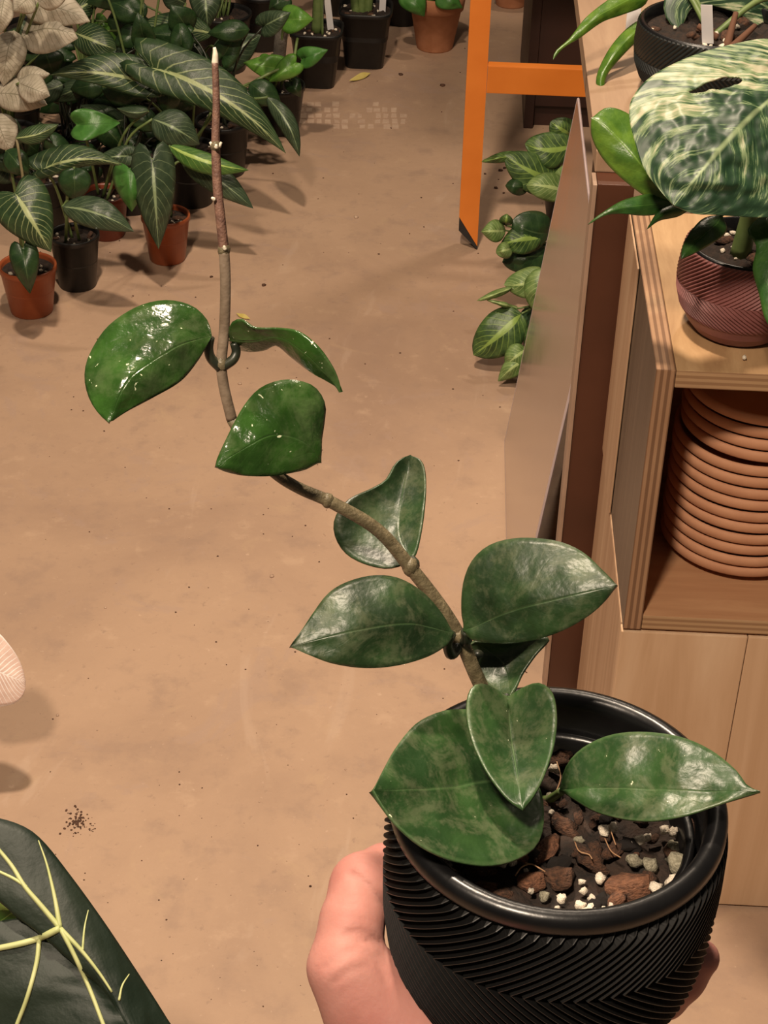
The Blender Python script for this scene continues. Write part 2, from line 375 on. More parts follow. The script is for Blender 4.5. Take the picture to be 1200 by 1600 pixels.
# ------------------------------------------------------------------ leaves
def leaf(name, parent, mat, left, right, base, tip, d0, d1, dl=0.0, dr=0.0, arch=0.0, mid=None, ns=26, nt=7, th=0.0007, bump=0.0015, seed=0, hole=None, wave=0.0):
    """A leaf blade: left / right margins and tip as seen from the camera position, at distances d0 (base) to d1 (tip);
    dl / dr push the margins away, arch bows the midrib. The blade is a closed solid of thickness 2*th."""
    L = catmull([(*base, 0)] + [(*p, 0) for p in left] + [(*tip, 0)], ns)
    Rr = catmull([(*base, 0)] + [(*p, 0) for p in right] + [(*tip, 0)], ns)
    if mid: Mm = catmull([(*base, 0)] + [(*p, 0) for p in mid] + [(*tip, 0)], ns)
    else:
        bt0, bt1 = Vector((*base, 0)), Vector((*tip, 0))
        Mm = [((a + b) / 2) for a, b in zip(L, Rr)]
    wmax = max((a - b).length for a, b in zip(L, Rr)) or 1
    T = [j / nt for j in range(-nt, nt + 1)]
    W = len(T)
    pos, px = [], []
    for i in range(ns + 1):
        s = i / ns
        wd = (L[i] - Rr[i]).length / wmax
        dm = d0 + (d1 - d0) * s + arch * math.sin(math.pi * s)
        for t in T:
            q = Mm[i].lerp(L[i], -t) if t < 0 else Mm[i].lerp(Rr[i], t)
            d = dm + (dl if t < 0 else dr) * abs(t) ** 1.3 * wd
            if wave: d += wave * math.sin(s * 11 + seed + (2 if t > 0 else 0)) * abs(t) ** 2 * wd
            pos.append(P(q.x, q.y, d)); px.append(q)
    g = lambda i, j: i * W + j
    gone = set()
    if hole:                                                 # cut the split and pull its margin smooth
        for i in range(ns):
            for j in range(W - 1):
                c = (px[g(i, j)] + px[g(i, j + 1)] + px[g(i + 1, j)] + px[g(i + 1, j + 1)]) / 4
                if hole(c.x, c.y) < 0: gone.add((i, j))
        for i in range(1, ns):
            for j in range(1, W - 1):
                a4 = [(i - 1, j - 1) in gone, (i - 1, j) in gone, (i, j - 1) in gone, (i, j) in gone]
                if any(a4) and not all(a4):
                    q = px[g(i, j)].copy(); d = (pos[g(i, j)] - CAM).dot(R3 @ Vector((0, 0, 1)))
                    for _ in range(8):
                        h0 = hole(q.x, q.y); gx = (hole(q.x + .1, q.y) - h0) / .1; gy = (hole(q.x, q.y + .1) - h0) / .1
                        k2 = gx * gx + gy * gy
                        if k2 < 1e-9: break
                        q.x -= h0 * gx / k2; q.y -= h0 * gy / k2
                    px[g(i, j)] = q; pos[g(i, j)] = P(q.x, q.y, d)
    nor = []
    for i in range(ns + 1):
        for j in range(W):
            a = pos[g(min(i + 1, ns), j)] - pos[g(max(i - 1, 0), j)]
            b = pos[g(i, min(j + 1, W - 1))] - pos[g(i, max(j - 1, 0))]
            n = a.cross(b)
            if n.length < 1e-12:
                ii = min(max(i, 1), ns - 1)
                n = (pos[g(ii + 1, j)] - pos[g(ii - 1, j)]).cross(pos[g(ii, W - 1)] - pos[g(ii, 0)])
            n = n.normalized() if n.length else Vector((0, 0, 1))
            nor.append(n)
    sgn = 1 if sum(n.dot(CAM - p) for n, p in zip(nor, pos)) > 0 else -1
    vs, uv, fs = [], [], []
    top = []
    for i in range(ns + 1):
        for j in range(W):
            k = g(i, j); n = nor[k] * sgn; p = pos[k]
            e = 1 - abs(T[j]) ** 4
            if bump: p = p + n * bump * (noise.noise(p * 55 + Vector((seed * 3.1, 0, 0))) * 1.2 + 0.5 * noise.noise(p * 130)) * e
            top.append((p, n, 0.45 + 0.55 * e))
    for p, n, e in top: vs.append(p + n * th * e)
    for p, n, e in top: vs.append(p - n * th * e)
    for h in (0, 1):
        for i in range(ns + 1):
            for j in range(W): uv.append((T[j] * 0.5 + 0.5, i / ns))
    N = len(top)
    for i in range(ns):
        for j in range(W - 1):
            f = (g(i, j), g(i, j + 1), g(i + 1, j + 1), g(i + 1, j))
            if hole:
                if (i, j) in gone: continue
            fs.append(f if sgn > 0 else f[::-1])
            f2 = tuple(x + N for x in f)
            fs.append(f2[::-1] if sgn > 0 else f2)
    bd = [(g(i, 0), g(i + 1, 0)) for i in range(ns)] + [(g(i + 1, W - 1), g(i, W - 1)) for i in range(ns)]
    for i, j in gone:
        for di, dj, e in ((-1, 0, (g(i, j), g(i, j + 1))), (1, 0, (g(i + 1, j + 1), g(i + 1, j))), (0, -1, (g(i + 1, j), g(i, j))), (0, 1, (g(i, j + 1), g(i + 1, j + 1)))):
            if (i + di, j + dj) not in gone: bd.append(e)
    for a, b in bd:
        f = (a, b, b + N, a + N); fs.append(f if sgn > 0 else f[::-1])
    return mobj(name, vs, fs, mat, parent, True, uv)

SHAPE = {
    'arrow': [(-.12, .09), (-.20, .22), (-.12, .40), (.10, .5), (.35, .46), (.60, .34), (.85, .14)],
    'heart': [(-.10, .12), (-.15, .30), (-.04, .45), (.16, .5), (.42, .43), (.70, .26), (.90, .09)],
    'lance': [(.05, .20), (.20, .42), (.40, .50), (.60, .44), (.80, .26), (.93, .10)],
    'oval': [(.02, .20), (.12, .38), (.35, .50), (.60, .46), (.80, .33), (.93, .17)],
}
def bleaf(parent, mat, base, tip, wd, Y, dYt=0.0, shape='lance', bend=0.0, asym=0.0, cup=0.012, arch=-0.02, seed=0, wave=0.0, name='leaf', lift=0.0, ns=18, nt=5):
    """A leaf given by base, tip and width, standing at place Y down the aisle (tip at Y + dYt)."""
    b, t = Vector(base), Vector(tip); ax = t - b; nrm = Vector((-ax.y, ax.x)).normalized()
    def pt(x, y):
        c = b + ax * x + nrm * (bend * 4 * x * (1 - x) if 0 < x < 1 else 0)
        return tuple(c + nrm * y)
    Ls = [pt(x, y * wd * (1 + asym)) for x, y in SHAPE[shape]]
    Rs = [pt(x, -y * wd * (1 - asym)) for x, y in SHAPE[shape]]
    md = [pt(x, 0) for x in (0.25, 0.5, 0.75)]
    return leaf(name, parent, mat, Ls, Rs, base, tip, dY(*base, Y), dY(*tip, Y + dYt), cup, cup, arch, md, ns, nt, 0.0005, 0.003, seed, None, wave)
def petiole(parent, a, b, r=0.0022, mat='petiole_green', sag=0.03, name='petiole'):
    a, b = Vector(a), Vector(b); m = (a + b) / 2 + Vector((0, 0, sag))
    vs, fs = tube([a, m, b], [r * 1.3, r], 12, 7)
    return mobj(name, vs, fs, mat, parent)

# ------------------------------------------------------------------ rocks for soil
ROCKS = []
def rockmesh(seed, sub=1):
    bm = bmesh.new(); bmesh.ops.create_icosphere(bm, subdivisions=sub, radius=1)
    for v in bm.verts:
        v.co *= 1 + 0.65 * noise.noise(v.co * 1.3 + Vector((seed * 7.7, 0, 0))) + 0.35 * noise.noise(v.co * 3.1 + Vector((0, seed * 5.1, 0)))
    me = bpy.data.meshes.new('rock'); bm.to_mesh(me); bm.free()
    me.polygons.foreach_set('use_smooth', [True] * len(me.polygons))
    return me
RK = {}
def rock(name, parent, mat, p, sx, sy, sz, rot, sub=2):
    key = (mat, random.randrange(6), sub)
    if key not in RK:
        me = rockmesh(key[1], sub); me.materials.append(MATS[mat]); RK[key] = me
    o = bpy.data.objects.new(name, RK[key]); o.location = Vector(p) - wloc(parent); o.scale = (sx, sy, sz); o.rotation_euler = rot
    return link(o, parent)
def rr(): return (random.uniform(-.5, .5), random.uniform(-.5, .5), random.uniform(0, 6.28))
def soil(parent, c, r, rough=0.004, n_perl=0, n_bark=0, mat='soil', seed=0, sp=0.0025):
    vs, fs = [Vector(c)], []
    c = Vector(c); n = 40; rings = 12
    for i in range(1, rings + 1):
        for j in range(n):
            a = 2 * math.pi * j / n; q = Vector((math.cos(a), math.sin(a), 0)) * r * i / rings
            z = rough * (noise.noise((c + q) * 90) + 0.6 * noise.noise((c + q) * 220)) * (1 if i < rings else 0)
            vs.append(c + q + Vector((0, 0, z)))
    for j in range(n): fs.append((0, 1 + j, 1 + (j + 1) % n))
    for i in range(rings - 1):
        for j in range(n):
            a = 1 + i * n; b = a + n
            fs.append((a + j, b + j, b + (j + 1) % n, a + (j + 1) % n))
    o = mobj('soil', vs, fs, mat, parent)
    rnd = random.Random(seed)
    for k in range(n_perl + n_bark):
        a = rnd.uniform(0, 6.28); q = math.sqrt(rnd.random()) * r * 0.92
        p = c + Vector((q * math.cos(a), q * math.sin(a), 0.001))
        if k < n_perl:
            s = rnd.uniform(0.6, 1.3) * sp; rock('perlite', o, 'perlite', p, s, s * .8, s * .8, rr(), 1)
        else:
            s = rnd.uniform(1, 2.2) * sp; rock('bark_chip', o, 'bark_brown', p, s * 1.4, s, s * .7, rr(), 1)
    return o

# ------------------------------------------------------------------ the setting
def floor():
    bm = bmesh.new()
    vs = [bm.verts.new(v) for v in ((-4, -1.5, 0), (4, -1.5, 0), (4, 6.5, 0), (-4, 6.5, 0))]
    bm.faces.new(vs)
    o = bm_done('floor', bm, 'concrete'); o['kind'] = 'structure'
    o['label'] = 'worn beige concrete floor with stains'
    return o
FLOOR = floor()
wb = box('wall_back', (-4, 6.5, 0), (4, 6.6, 3.2), 'wall_paint'); wb['kind'] = 'structure'; wb['label'] = 'dark wall far behind the plants'

# ------------------------------------------------------------------ wooden crates on the right
def paint_faces(o, rules):
    """rules: list of (axis, sign, slot)"""
    for p in o.data.polygons:
        for ax, sg, sl in rules:
            if p.normal[ax] * sg > 0.7: p.material_index = sl
def mbox(name, lo, hi, mats, rules, parent, bev=0.0012):
    o = bm_done(name, boxbm(lo, hi, bev), None, parent, mats=mats); paint_faces(o, rules); return o
Y0, Y1 = 1.405, 1.735
CX1 = 0.66
lower = thing('wooden_chest', 'pale plywood chest on the floor carrying the open crate', 'chest', (0.43, 1.57, 0))
mbox('side_panel', (0.2, Y0 + 0.0125, 0), (0.216, Y1, 0.387), ['plank_side'], [], lower, 0.003)
mbox('side_panel', (CX1 - 0.016, Y0 + 0.0125, 0), (CX1, Y1, 0.387), ['plank_side'], [], lower, 0.003)
mbox('front_panel', (0.2, Y0, 0.004), (0.3255, Y0 + 0.012, 0.385), ['plywood'], [], lower, 0.0012)
mbox('front_panel', (0.3263, Y0, 0.004), (CX1, Y0 + 0.012, 0.385), ['plywood'], [], lower, 0.0012)
mbox('back_panel', (0.217, Y1 - 0.012, 0.004), (CX1 - 0.017, Y1, 0.385), ['plywood'], [], lower)
mbox('top_panel', (0.217, Y0 + 0.013, 0.371), (CX1 - 0.017, Y1 - 0.013, 0.386), ['plywood_flat'], [], lower)
ZB, ZT = 0.3885, 0.687
crate = thing('plywood_crate', 'open fronted plywood crate holding the terracotta saucers', 'crate', (0.43, 1.57, ZB))
for x0, x1 in ((0.201, 0.219), (CX1 - 0.018, CX1)):
    mbox('side_panel', (x0, Y0, ZB), (x1, Y1, ZT), ['ply_edge_side', 'varnished_side', 'plywood_inner'], [(0, -1, 1), (0, 1, 2)], crate)
mbox('corner_batten', (0.1985, Y0 + 0.20, ZB), (0.2005, Y1, ZT - 0.002), ['plank_side'], [], crate)
mbox('top_panel', (0.2195, Y0 + 0.001, ZT - 0.019), (CX1 - 0.0185, Y1, ZT - 0.001), ['ply_edge_shelf', 'plywood_flat'], [(2, 1, 1), (2, -1, 1)], crate)
mbox('bottom_panel', (0.2195, Y0 + 0.001, ZB), (CX1 - 0.0185, Y1, ZB + 0.017), ['ply_edge_shelf', 'plywood_inner'], [(2, 1, 1), (2, -1, 1)], crate)
mbox('back_panel', (0.2195, Y1 - 0.008, ZB + 0.0175), (CX1 - 0.0185, Y1 - 0.0005, ZT - 0.0195), ['plywood_inner'], [], crate)
# saucers
sc_c = Vector((atY(1152, 850, 1.54).x, 1.545, 0))
proto = None
for k in range(14):
    up = k >= 10
    z = ZB + 0.0173 + k * 0.0136 + (0.002 if up else 0)
    r = 0.0815 if not up else 0.080
    c = (sc_c.x + (0.0005 * math.sin(k * 2.1)) + (0.003 if up else 0), sc_c.y + 0.0006 * math.cos(k * 3.3), z)
    if proto is None:
        prof = [(0.0, 0.0), (0.062, 0.0), (0.066, 0.001), (0.0755, 0.0078), (0.0795, 0.0086), (0.0815, 0.0106), (0.0818, 0.0155), (0.0805, 0.0190), (0.0785, 0.0198), (0.0765, 0.0188), (0.0748, 0.0125), (0.066, 0.0062), (0.0, 0.0058)]
        proto = lathe('terracotta_saucer', prof, (0, 0, 0), 'terracotta_saucer', None, 72); o = proto
    else:
        o = proto.copy(); COL.objects.link(o)
    o.location = c; s = r / 0.0815; o.scale = (s, s, 1); o.rotation_euler.z = k * 1.3
    nm = ['bottom', 'second', 'third', 'fourth', 'fifth', 'sixth', 'seventh', 'eighth', 'ninth', 'tenth', 'eleventh', 'twelfth', 'thirteenth'][k] if k < 13 else 'topmost'
    tag(o, ('topmost terracotta saucer of the stack in the crate' if k == 13 else 'lowest terracotta saucer of the stack in the crate' if k == 0 else f'{nm} terracotta saucer from the bottom of the stack in the crate'), 'saucer', 'terracotta saucers stacked in the crate')

# ------------------------------------------------------------------ table with brown steel legs
TZ = 0.73
table = thing('display_table', 'wooden display table on brown steel legs beside the aisle', 'table', (0.6, 2.1, 0))
mbox('tabletop', (0.163, 1.785, TZ - 0.024), (1.15, 2.47, TZ), ['table_wood'], [], table, 0.0015)
def post(x, y, parent, h):
    o = box('leg', (x + 0.005, y, 0), (x + 0.044, y + 0.036, h), 'brown_steel', parent, 0.001)
    e = box('edge_flange', (x, y - 0.002, 0), (x + 0.0045, y + 0.03, h), 'steel_edge', o, 0.0008)
    return o
post(0.160, 1.755, table, TZ - 0.0245); post(1.09, 1.787, table, TZ - 0.0245); post(1.09, 2.40, table, TZ - 0.0245)
box('leg', (0.205, 2.25, 0), (0.244, 2.286, TZ - 0.0245), 'brown_steel', table, 0.001)

# black crate under the table
bc = thing('black_crate', 'black slatted plastic crate under the display table', 'crate', (0.35, 2.15, 0))
bx0, bx1, by0, by1, bh = 0.255, 0.54, 1.90, 2.33, 0.27
mbox('base', (bx0, by0, 0.004), (bx1, by1, 0.012), ['black_plastic'], [], bc)
for k in range(4):
    z = 0.012 + k * 0.066
    for n_, lo, hi in (('slat', (bx0, by0, z), (bx0 + 0.006, by1, z + 0.045)), ('slat', (bx1 - 0.006, by0, z), (bx1, by1, z + 0.045)),
                       ('slat', (bx0, by0, z), (bx1, by0 + 0.006, z + 0.045)), ('slat', (bx0, by1 - 0.006, z), (bx1, by1, z + 0.045))):
        mbox(n_, lo, hi, ['black_plastic'], [], bc)
for x in (bx0, bx1 - 0.012):
    for y in (by0, by1 - 0.012): mbox('corner_post', (x, y, 0.005), (x + 0.012, y + 0.012, bh), ['black_plastic'], [], bc)

# ------------------------------------------------------------------ hazy sheet leaning under the table edge
def sheet():
    a, b, c, d = Vector((0.117, 1.83, 0.0015)), Vector((0.117, 2.348, 0.0015)), Vector((0.181, 2.348, 0.562)), Vector((0.181, 1.83, 0.562))
    n = (b - a).cross(d - a).normalized() * 0.003
    if n.x < 0: n = -n
    vs = [a, b, c, d, a + n, b + n, c + n, d + n]
    t = thing('leaning_sheet', 'hazy reflective sheet leaning between the brown leg and the leafy striped plants', 'sheet', (0.15, 2.1, 0))
    mobj('sheet_face', vs, [(0, 1, 2, 3)[::-1], (4, 5, 6, 7)], 'hazy_sheet', t, False)
    e = 0.0012
    for p, q in ((a, b), (b, c), (c, d), (d, a)):
        w_, f_ = tube([p + n / 2, q + n / 2], 0.0019, 2, 6); mobj('edge_strip', w_, f_, 'sheet_edge', t, False)
sheet()

# ------------------------------------------------------------------ orange ladder
lad = thing('orange_ladder', 'orange metal ladder standing on the floor behind the table', 'ladder', (0.26, 3.02, 0))
def channel(name, x, parent, mir=1):
    # U-shaped rail, leaning slightly away; its foot is cut on the slant
    lean = 0.10
    w_, dp, th_ = 0.036, 0.026, 0.003
    prof = [(0, 0), (w_, 0), (w_, dp), (w_ - th_, dp), (w_ - th_, th_), (th_, th_), (th_, dp), (0, dp)]
    vs = []
    for z, top in ((0, False), (1.55, True)):
        for px_, py_ in prof:
            zz = z if top else 0.008 + (0.055 * (1 - px_ / w_) if mir > 0 else 0.055 * px_ / w_)
            vs.append((x + px_, 3.0 + py_ + lean * zz, zz))
    n = len(prof)
    fs = [(i, (i + 1) % n, n + (i + 1) % n, n + i) for i in range(n)] + [tuple(range(n))[::-1], tuple(range(n, 2 * n))]
    r = mobj(name, vs, fs, 'orange_paint', parent, False)
    # rubber foot under the slanted cut
    pr = [(0.0, 0), (w_, 0), (w_, dp), (0.0, dp)]
    v2 = []
    for zoff in (0, 1):
        for px_, py_ in pr:
            zz = (0.0075 + (0.055 * (1 - px_ / w_) if mir > 0 else 0.055 * px_ / w_)) if zoff else 0.0 + (0.036 * (1 - px_ / w_) if mir > 0 else 0.036 * px_ / w_)
            v2.append((x + px_ + 0.0005, 3.0 + py_ + 0.002 + lean * zz, zz))
    mobj('rubber_foot', v2, [(0, 1, 2, 3)[::-1], (4, 5, 6, 7), (0, 1, 5, 4), (1, 2, 6, 5), (2, 3, 7, 6), (3, 0, 4, 7)], 'rubber', r, False)
    return r
channel('rail', 0.036, lad, 1); channel('rail', 0.46, lad, -1)
for k in range(5):
    z = 0.295 + k * 0.29; y = 3.0 + 0.10 * z
    o = box('rung', (0.0725, y - 0.004, z), (0.459, y + 0.0, z + 0.050), 'orange_paint', lad, 0.0015)
    box('tread', (0.0725, y + 0.0002, z + 0.0465), (0.459, y + 0.018, z + 0.050), 'orange_paint', o, 0.001)

# ------------------------------------------------------------------ dark cabinet behind the ladder
cab = thing('dark_cabinet', 'dark brown cabinet standing behind the orange ladder', 'cabinet', (0.5, 3.8, 0))
x0 = atz(822, 200).x - 0.006
box('side_panel', (x0, 3.58, 0), (x0 + 0.02, 3.98, 1.3), 'dark_cabinet', cab); box('side_panel', (x0 + 0.70, 3.58, 0), (x0 + 0.72, 3.98, 1.3), 'dark_cabinet', cab)
box('door', (x0 + 0.0205, 3.582, 0.05), (x0 + 0.358, 3.60, 1.28), 'dark_cabinet', cab); box('door', (x0 + 0.362, 3.582, 0.05), (x0 + 0.6995, 3.60, 1.28), 'dark_cabinet', cab)
box('kickboard', (x0 + 0.0205, 3.60, 0), (x0 + 0.6995, 3.61, 0.05), 'dark_cabinet', cab)
box('top_panel', (x0, 3.58, 1.301), (x0 + 0.72, 3.98, 1.32), 'dark_cabinet', cab); box('back_panel', (x0 + 0.0205, 3.97, 0.05), (x0 + 0.6995, 3.98, 1.3), 'dark_cabinet', cab)

# ------------------------------------------------------------------ ridged pots
def ridged_body(name, c, prof, N, amp, z0, shear, mat, parent, rows=34, zfade=0.004, zend=None, phase=0.0, tilt=None, crest=None):
    """prof: (z, r) from the top (z=0) down; zigzag ridges follow the grid so that their crests stay sharp"""
    zs = [p[0] for p in prof]; rs = [p[1] for p in prof]
    zt, zb = zs[0], zs[-1]
    zz = sorted(set([round(zt + (zb - zt) * i / rows, 5) for i in range(rows + 1)] + [z0, zt - zfade * .35, zt - zfade * .7]), reverse=True)
    vs, fs = [], []
    c = Vector(c); M2 = 3 * N
    for z in zz:
        r = float(np.interp(-z, [-q for q in zs], rs))
        f = min(1.0, max(0.0, (zt - z) / zfade)); f = math.sqrt(max(0, 1 - (1 - f) ** 2))
        if zend is not None: f *= min(1, max(0, (z - zend) / 0.004))
        off = shear * abs(z - z0) + phase
        for k in range(N):
            for fr, hgt in ((0.0, 0.0), (0.45, 1.0), (0.55, 1.0)):
                a = 2 * math.pi * ((k + fr) / N) + off; q = r + amp * f * hgt
                vs.append(c + Vector((q * math.cos(a), q * math.sin(a), z)))
    for i in range(len(zz) - 1):
        for k in range(M2):
            fs.append((i * M2 + k, (i + 1) * M2 + k, (i + 1) * M2 + (k + 1) % M2, i * M2 + (k + 1) % M2))
    b = (len(zz) - 1) * M2
    fs.append(tuple(b + k for k in range(M2))[::-1])
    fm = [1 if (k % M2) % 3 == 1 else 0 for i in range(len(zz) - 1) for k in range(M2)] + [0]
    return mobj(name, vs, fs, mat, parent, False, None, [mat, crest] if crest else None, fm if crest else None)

# held planter
O = P(873, 1239, 0.66)
PR = 0.0628
pl = thing('ridged_planter', 'black planter with zigzag ridges held up in the hand', 'planter', O - Vector((0, 0, 0.108)))
ridged_body('body', O, [(-0.0088, 0.0603), (-0.03, 0.0607), (-0.058, 0.0600), (-0.074, 0.0580), (-0.088, 0.0535), (-0.099, 0.0475), (-0.106, 0.040)], 88, 0.0034, -0.0400, 18.0, 'black_matte', pl, 34, 0.0062, crest='black_crest_lit')
lathe('rim', [(0.0530, -0.034), (0.0540, -0.006), (0.0548, -0.002), (0.0568, 0.0), (0.0595, 0.0), (0.0615, -0.0012), (0.0624, -0.0035), (0.0624, -0.0068), (0.0612, -0.0085), (0.0598, -0.0087)], O, 'black_gloss', pl, 96)

# ------------------------------------------------------------------ the hoya in its nursery pot
hy = thing('potted_hoya', 'trailing plant with thick glossy leaves growing in the held planter', 'plant', O - Vector((0, 0, 0.09)))
lathe('nursery_pot', [(0.038, -0.090), (0.0475, -0.022), (0.0495, -0.0195), (0.0515, -0.0175), (0.0518, -0.016), (0.0500, -0.0155), (0.0482, -0.017), (0.0465, -0.030)], O, 'black_gloss', hy, 72)
SZ = O.z - 0.026
so = soil(hy, (O.x, O.y, SZ), 0.0478, 0.006, 0, 0, 'soil')
def onsoil(px, py, dz=0.002): return atz(px, py, SZ + dz)
k_ = 0.68 / F
for px, py, w_, mt in [(866, 1201, 9, 'perlite'), (860, 1248, 8, 'pumice'), (862, 1270, 6, 'perlite'), (925, 1288, 7, 'bark_brown'), (943, 1298, 10, 'perlite'), (957, 1293, 8, 'perlite'), (1000, 1313, 8, 'perlite'), (1012, 1308, 7, 'perlite'), (1038, 1298, 8, 'perlite'), (1052, 1300, 8, 'perlite'),
                       (1058, 1348, 17, 'pumice'), (1052, 1322, 10, 'pumice'), (1052, 1376, 13, 'perlite'), (1024, 1388, 10, 'perlite'), (1019, 1404, 5, 'perlite'), (938, 1373, 9, 'perlite'), (909, 1378, 6, 'perlite'), (912, 1392, 6, 'perlite'), (878, 1404, 8, 'perlite'), (851, 1400, 9, 'pumice'), (907, 1414, 8, 'perlite'), (921, 1424, 11, 'perlite'), (942, 1424, 7, 'perlite'), (924, 1403, 6, 'perlite'),
                       (785, 1348, 8, 'perlite'), (802, 1345, 8, 'perlite'), (822, 1360, 4, 'perlite'), (1015, 1352, 12, 'pumice'), (992, 1345, 12, 'pumice'), (830, 1393, 5, 'perlite'), (985, 1318, 4, 'perlite'), (905, 1313, 7, 'pumice'), (955, 1415, 5, 'perlite'), (870, 1420, 4, 'perlite')]:
    s = w_ * k_; rock('perlite' if mt != 'bark_brown' else 'bark_chip', so, mt, onsoil(px, py, 0.004), s * random.uniform(.85, 1.1), s * random.uniform(.8, 1.1), s * .9, rr())
for px, py, w_, l_, rz, mt in [(852, 1330, 16, 30, 1.1, 'bark_red'), (985, 1385, 24, 38, 0.15, 'bark_red'), (832, 1376, 17, 24, 0.3, 'bark_red'), (875, 1370, 20, 24, 0, 'bark_brown'), (884, 1292, 18, 26, 2.6, 'bark_brown'), (755, 1386, 9, 22, 3.0, 'bark_red'), (1082, 1298, 18, 20, 0.5, 'bark_brown'), (790, 1400, 12, 18, 0.2, 'bark_brown'), (925, 1345, 18, 26, 2.8, 'bark_brown'), (750, 1362, 11, 20, 0.0, 'bark_brown'), (875, 1185, 12, 18, 0.5, 'bark_brown'), (960, 1330, 12, 20, 0.7, 'bark_brown'), (1075, 1370, 8, 16, 0.9, 'bark_red'), (900, 1240, 13, 18, 2, 'bark_brown'), (1000, 1420, 9, 20, 0.2, 'bark_brown'), (960, 1265, 14, 20, 2, 'bark_brown')]:
    rock('bark_chip', so, mt, onsoil(px, py, 0.002), l_ * k_, w_ * k_, w_ * k_ * .8, (random.uniform(-.2, .2), random.uniform(-.2, .2), rz))
for k in range(60):
    a = random.uniform(0, 6.28); q = math.sqrt(random.random()) * 0.044
    s = random.uniform(0.0012, 0.0035); rock('bark_chip', so, random.choice(['bark_brown', 'soil', 'bark_brown', 'bark_red']), (O.x + q * math.cos(a), O.y + q * math.sin(a), SZ + 0.002), s * 1.4, s, s * .8, rr(), 1)
for pts in ([(820, 1348), (835, 1352), (852, 1362)], [(805, 1368), (815, 1355), (830, 1350), (845, 1358)], [(898, 1315), (905, 1330), (920, 1335), (925, 1342)], [(945, 1310), (955, 1330), (970, 1340)], [(955, 1300), (962, 1320)], [(870, 1190), (876, 1215), (868, 1240)]):
    v_, f_ = tube([onsoil(x, y, 0.0075) for x, y in pts], 0.00027, 10, 5); mobj('root', v_, f_, 'root_tan', so)

# stem: lower tan part, brown tip part
def stem_pts(lst): return [P(x, y, d) for x, y, d in lst]
S0 = [(362, 655, 0.636), (350, 605, 0.632), (346, 568, 0.629), (350, 520, 0.626), (352, 470, 0.622), (352, 430, 0.619), (350, 392, 0.617)]
v_, f_ = tube([P(*q) for q in S0], [0.0020, 0.0019, 0.0019], 50, 12); mobj('stem', v_, f_, 'stem_grey', hy)
S1 = [(812, 1200, 0.700), (775, 1120, 0.693), (744, 1055, 0.684), (720, 1000, 0.677), (690, 950, 0.671), (640, 885, 0.664), (590, 828, 0.657), (520, 786, 0.650), (470, 764, 0.646), (432, 741, 0.643), (390, 700, 0.640), (362, 655, 0.636)]
vs_, fs_ = tube(stem_pts(S1), [0.0030, 0.0030, 0.0028, 0.0026, 0.0024, 0.0021, 0.0020], 90, 12)
st = mobj('stem', vs_, fs_, 'stem_tan', hy)
S2 = [(350, 392, 0.617), (345, 345, 0.613), (340, 295, 0.610), (337, 225, 0.606), (338, 160, 0.602), (336, 98, 0.598)]
vs_, fs_ = tube(stem_pts(S2), [0.0018, 0.0017, 0.0016, 0.0013, 0.0011], 40, 10)
mobj('stem', vs_, fs_, 'stem_brown', hy)
vs_, fs_ = tube(stem_pts([(336, 100, 0.5982), (336.5, 86, 0.5975), (335, 74, 0.597)]), [0.0012, 0.0010, 0.0005], 10, 8); mobj('growing_tip', vs_, fs_, 'stem_pale', hy)
def node(px, py, d, r):
    bm = bmesh.new(); bmesh.ops.create_uvsphere(bm, u_segments=14, v_segments=9, radius=r)
    for v in bm.verts: v.co = P(px, py, d) + Vector((v.co.x, v.co.y, v.co.z * 1.25)) * (1 + 0.15 * noise.noise(v.co * 900))
    return bm_done('stem_node', bm, 'stem_tan', hy, True)
node(346, 570, 0.629, 0.0025); node(350, 391, 0.617, 0.0022); node(337, 229, 0.606, 0.0018); node(641, 886, 0.664, 0.0031); node(716, 995, 0.676, 0.0032); node(512, 782, 0.649, 0.0024)
for a, b in (((333, 229, .6055), (328, 222, .605)), ((342, 229, .6055), (346, 222, .605)), ((338, 231, .604), (338, 226, .603)), ((335, 312, .609), (331, 309, .608)), ((352, 390, .615), (350, 384, .614))):
    v_, f_ = tube([P(*a), P(*b)], [0.0008, 0.0004], 3, 6); mobj('bud', v_, f_, 'stem_pale', hy)
def pet(lst, r=0.0017, mat='petiole_dark'):
    v_, f_ = tube(stem_pts(lst), [r * 1.15, r, r * .9], 16, 8); return mobj('petiole', v_, f_, mat, hy)
pet([(344, 574, .629), (330, 560, .627), (326, 545, .625), (329, 527, .623)]); pet([(349, 572, .629), (364, 562, .628), (369, 550, .628), (366, 536, .627)])
pet([(718, 1000, .677), (706, 1022, .674), (699, 1005, .668), (705, 990, .664)], 0.0022); pet([(722, 1000, .677), (729, 1000, .672), (728, 986, .668)], 0.0022)
pet([(641, 886, .664), (648, 882, .667), (643, 874, .670)], 0.002); pet([(428, 738, .644), (452, 728, .643), (486, 718, .640)], 0.0016)
pet([(752, 1075, .684), (745, 1060, .690), (742, 1040, .686), (748, 1020, .682)], 0.0022); pet([(765, 1100, .69), (785, 1098, .682), (793, 1090, .676)], 0.002)
pet([(800, 1180, .697), (820, 1200, .693), (826, 1205, .690)], 0.002); pet([(830, 1250, .697), (855, 1250, .690), (878, 1236, .680)], 0.0018, 'petiole_green')
HN = 30; HT = 9
leaf('leaf', hy, 'hoya_leaf', [(310, 561), (282, 595), (240, 620), (200, 641), (181, 653)], [(322, 499), (298, 478), (258, 470), (213, 481), (168, 512), (140, 556), (133, 590), (140, 622), (154, 645)], (331, 524), (170, 661), .622, .605, .006, .012, -.006, [(270, 545), (205, 590)], HN, HT, .0009, .0022, 1)
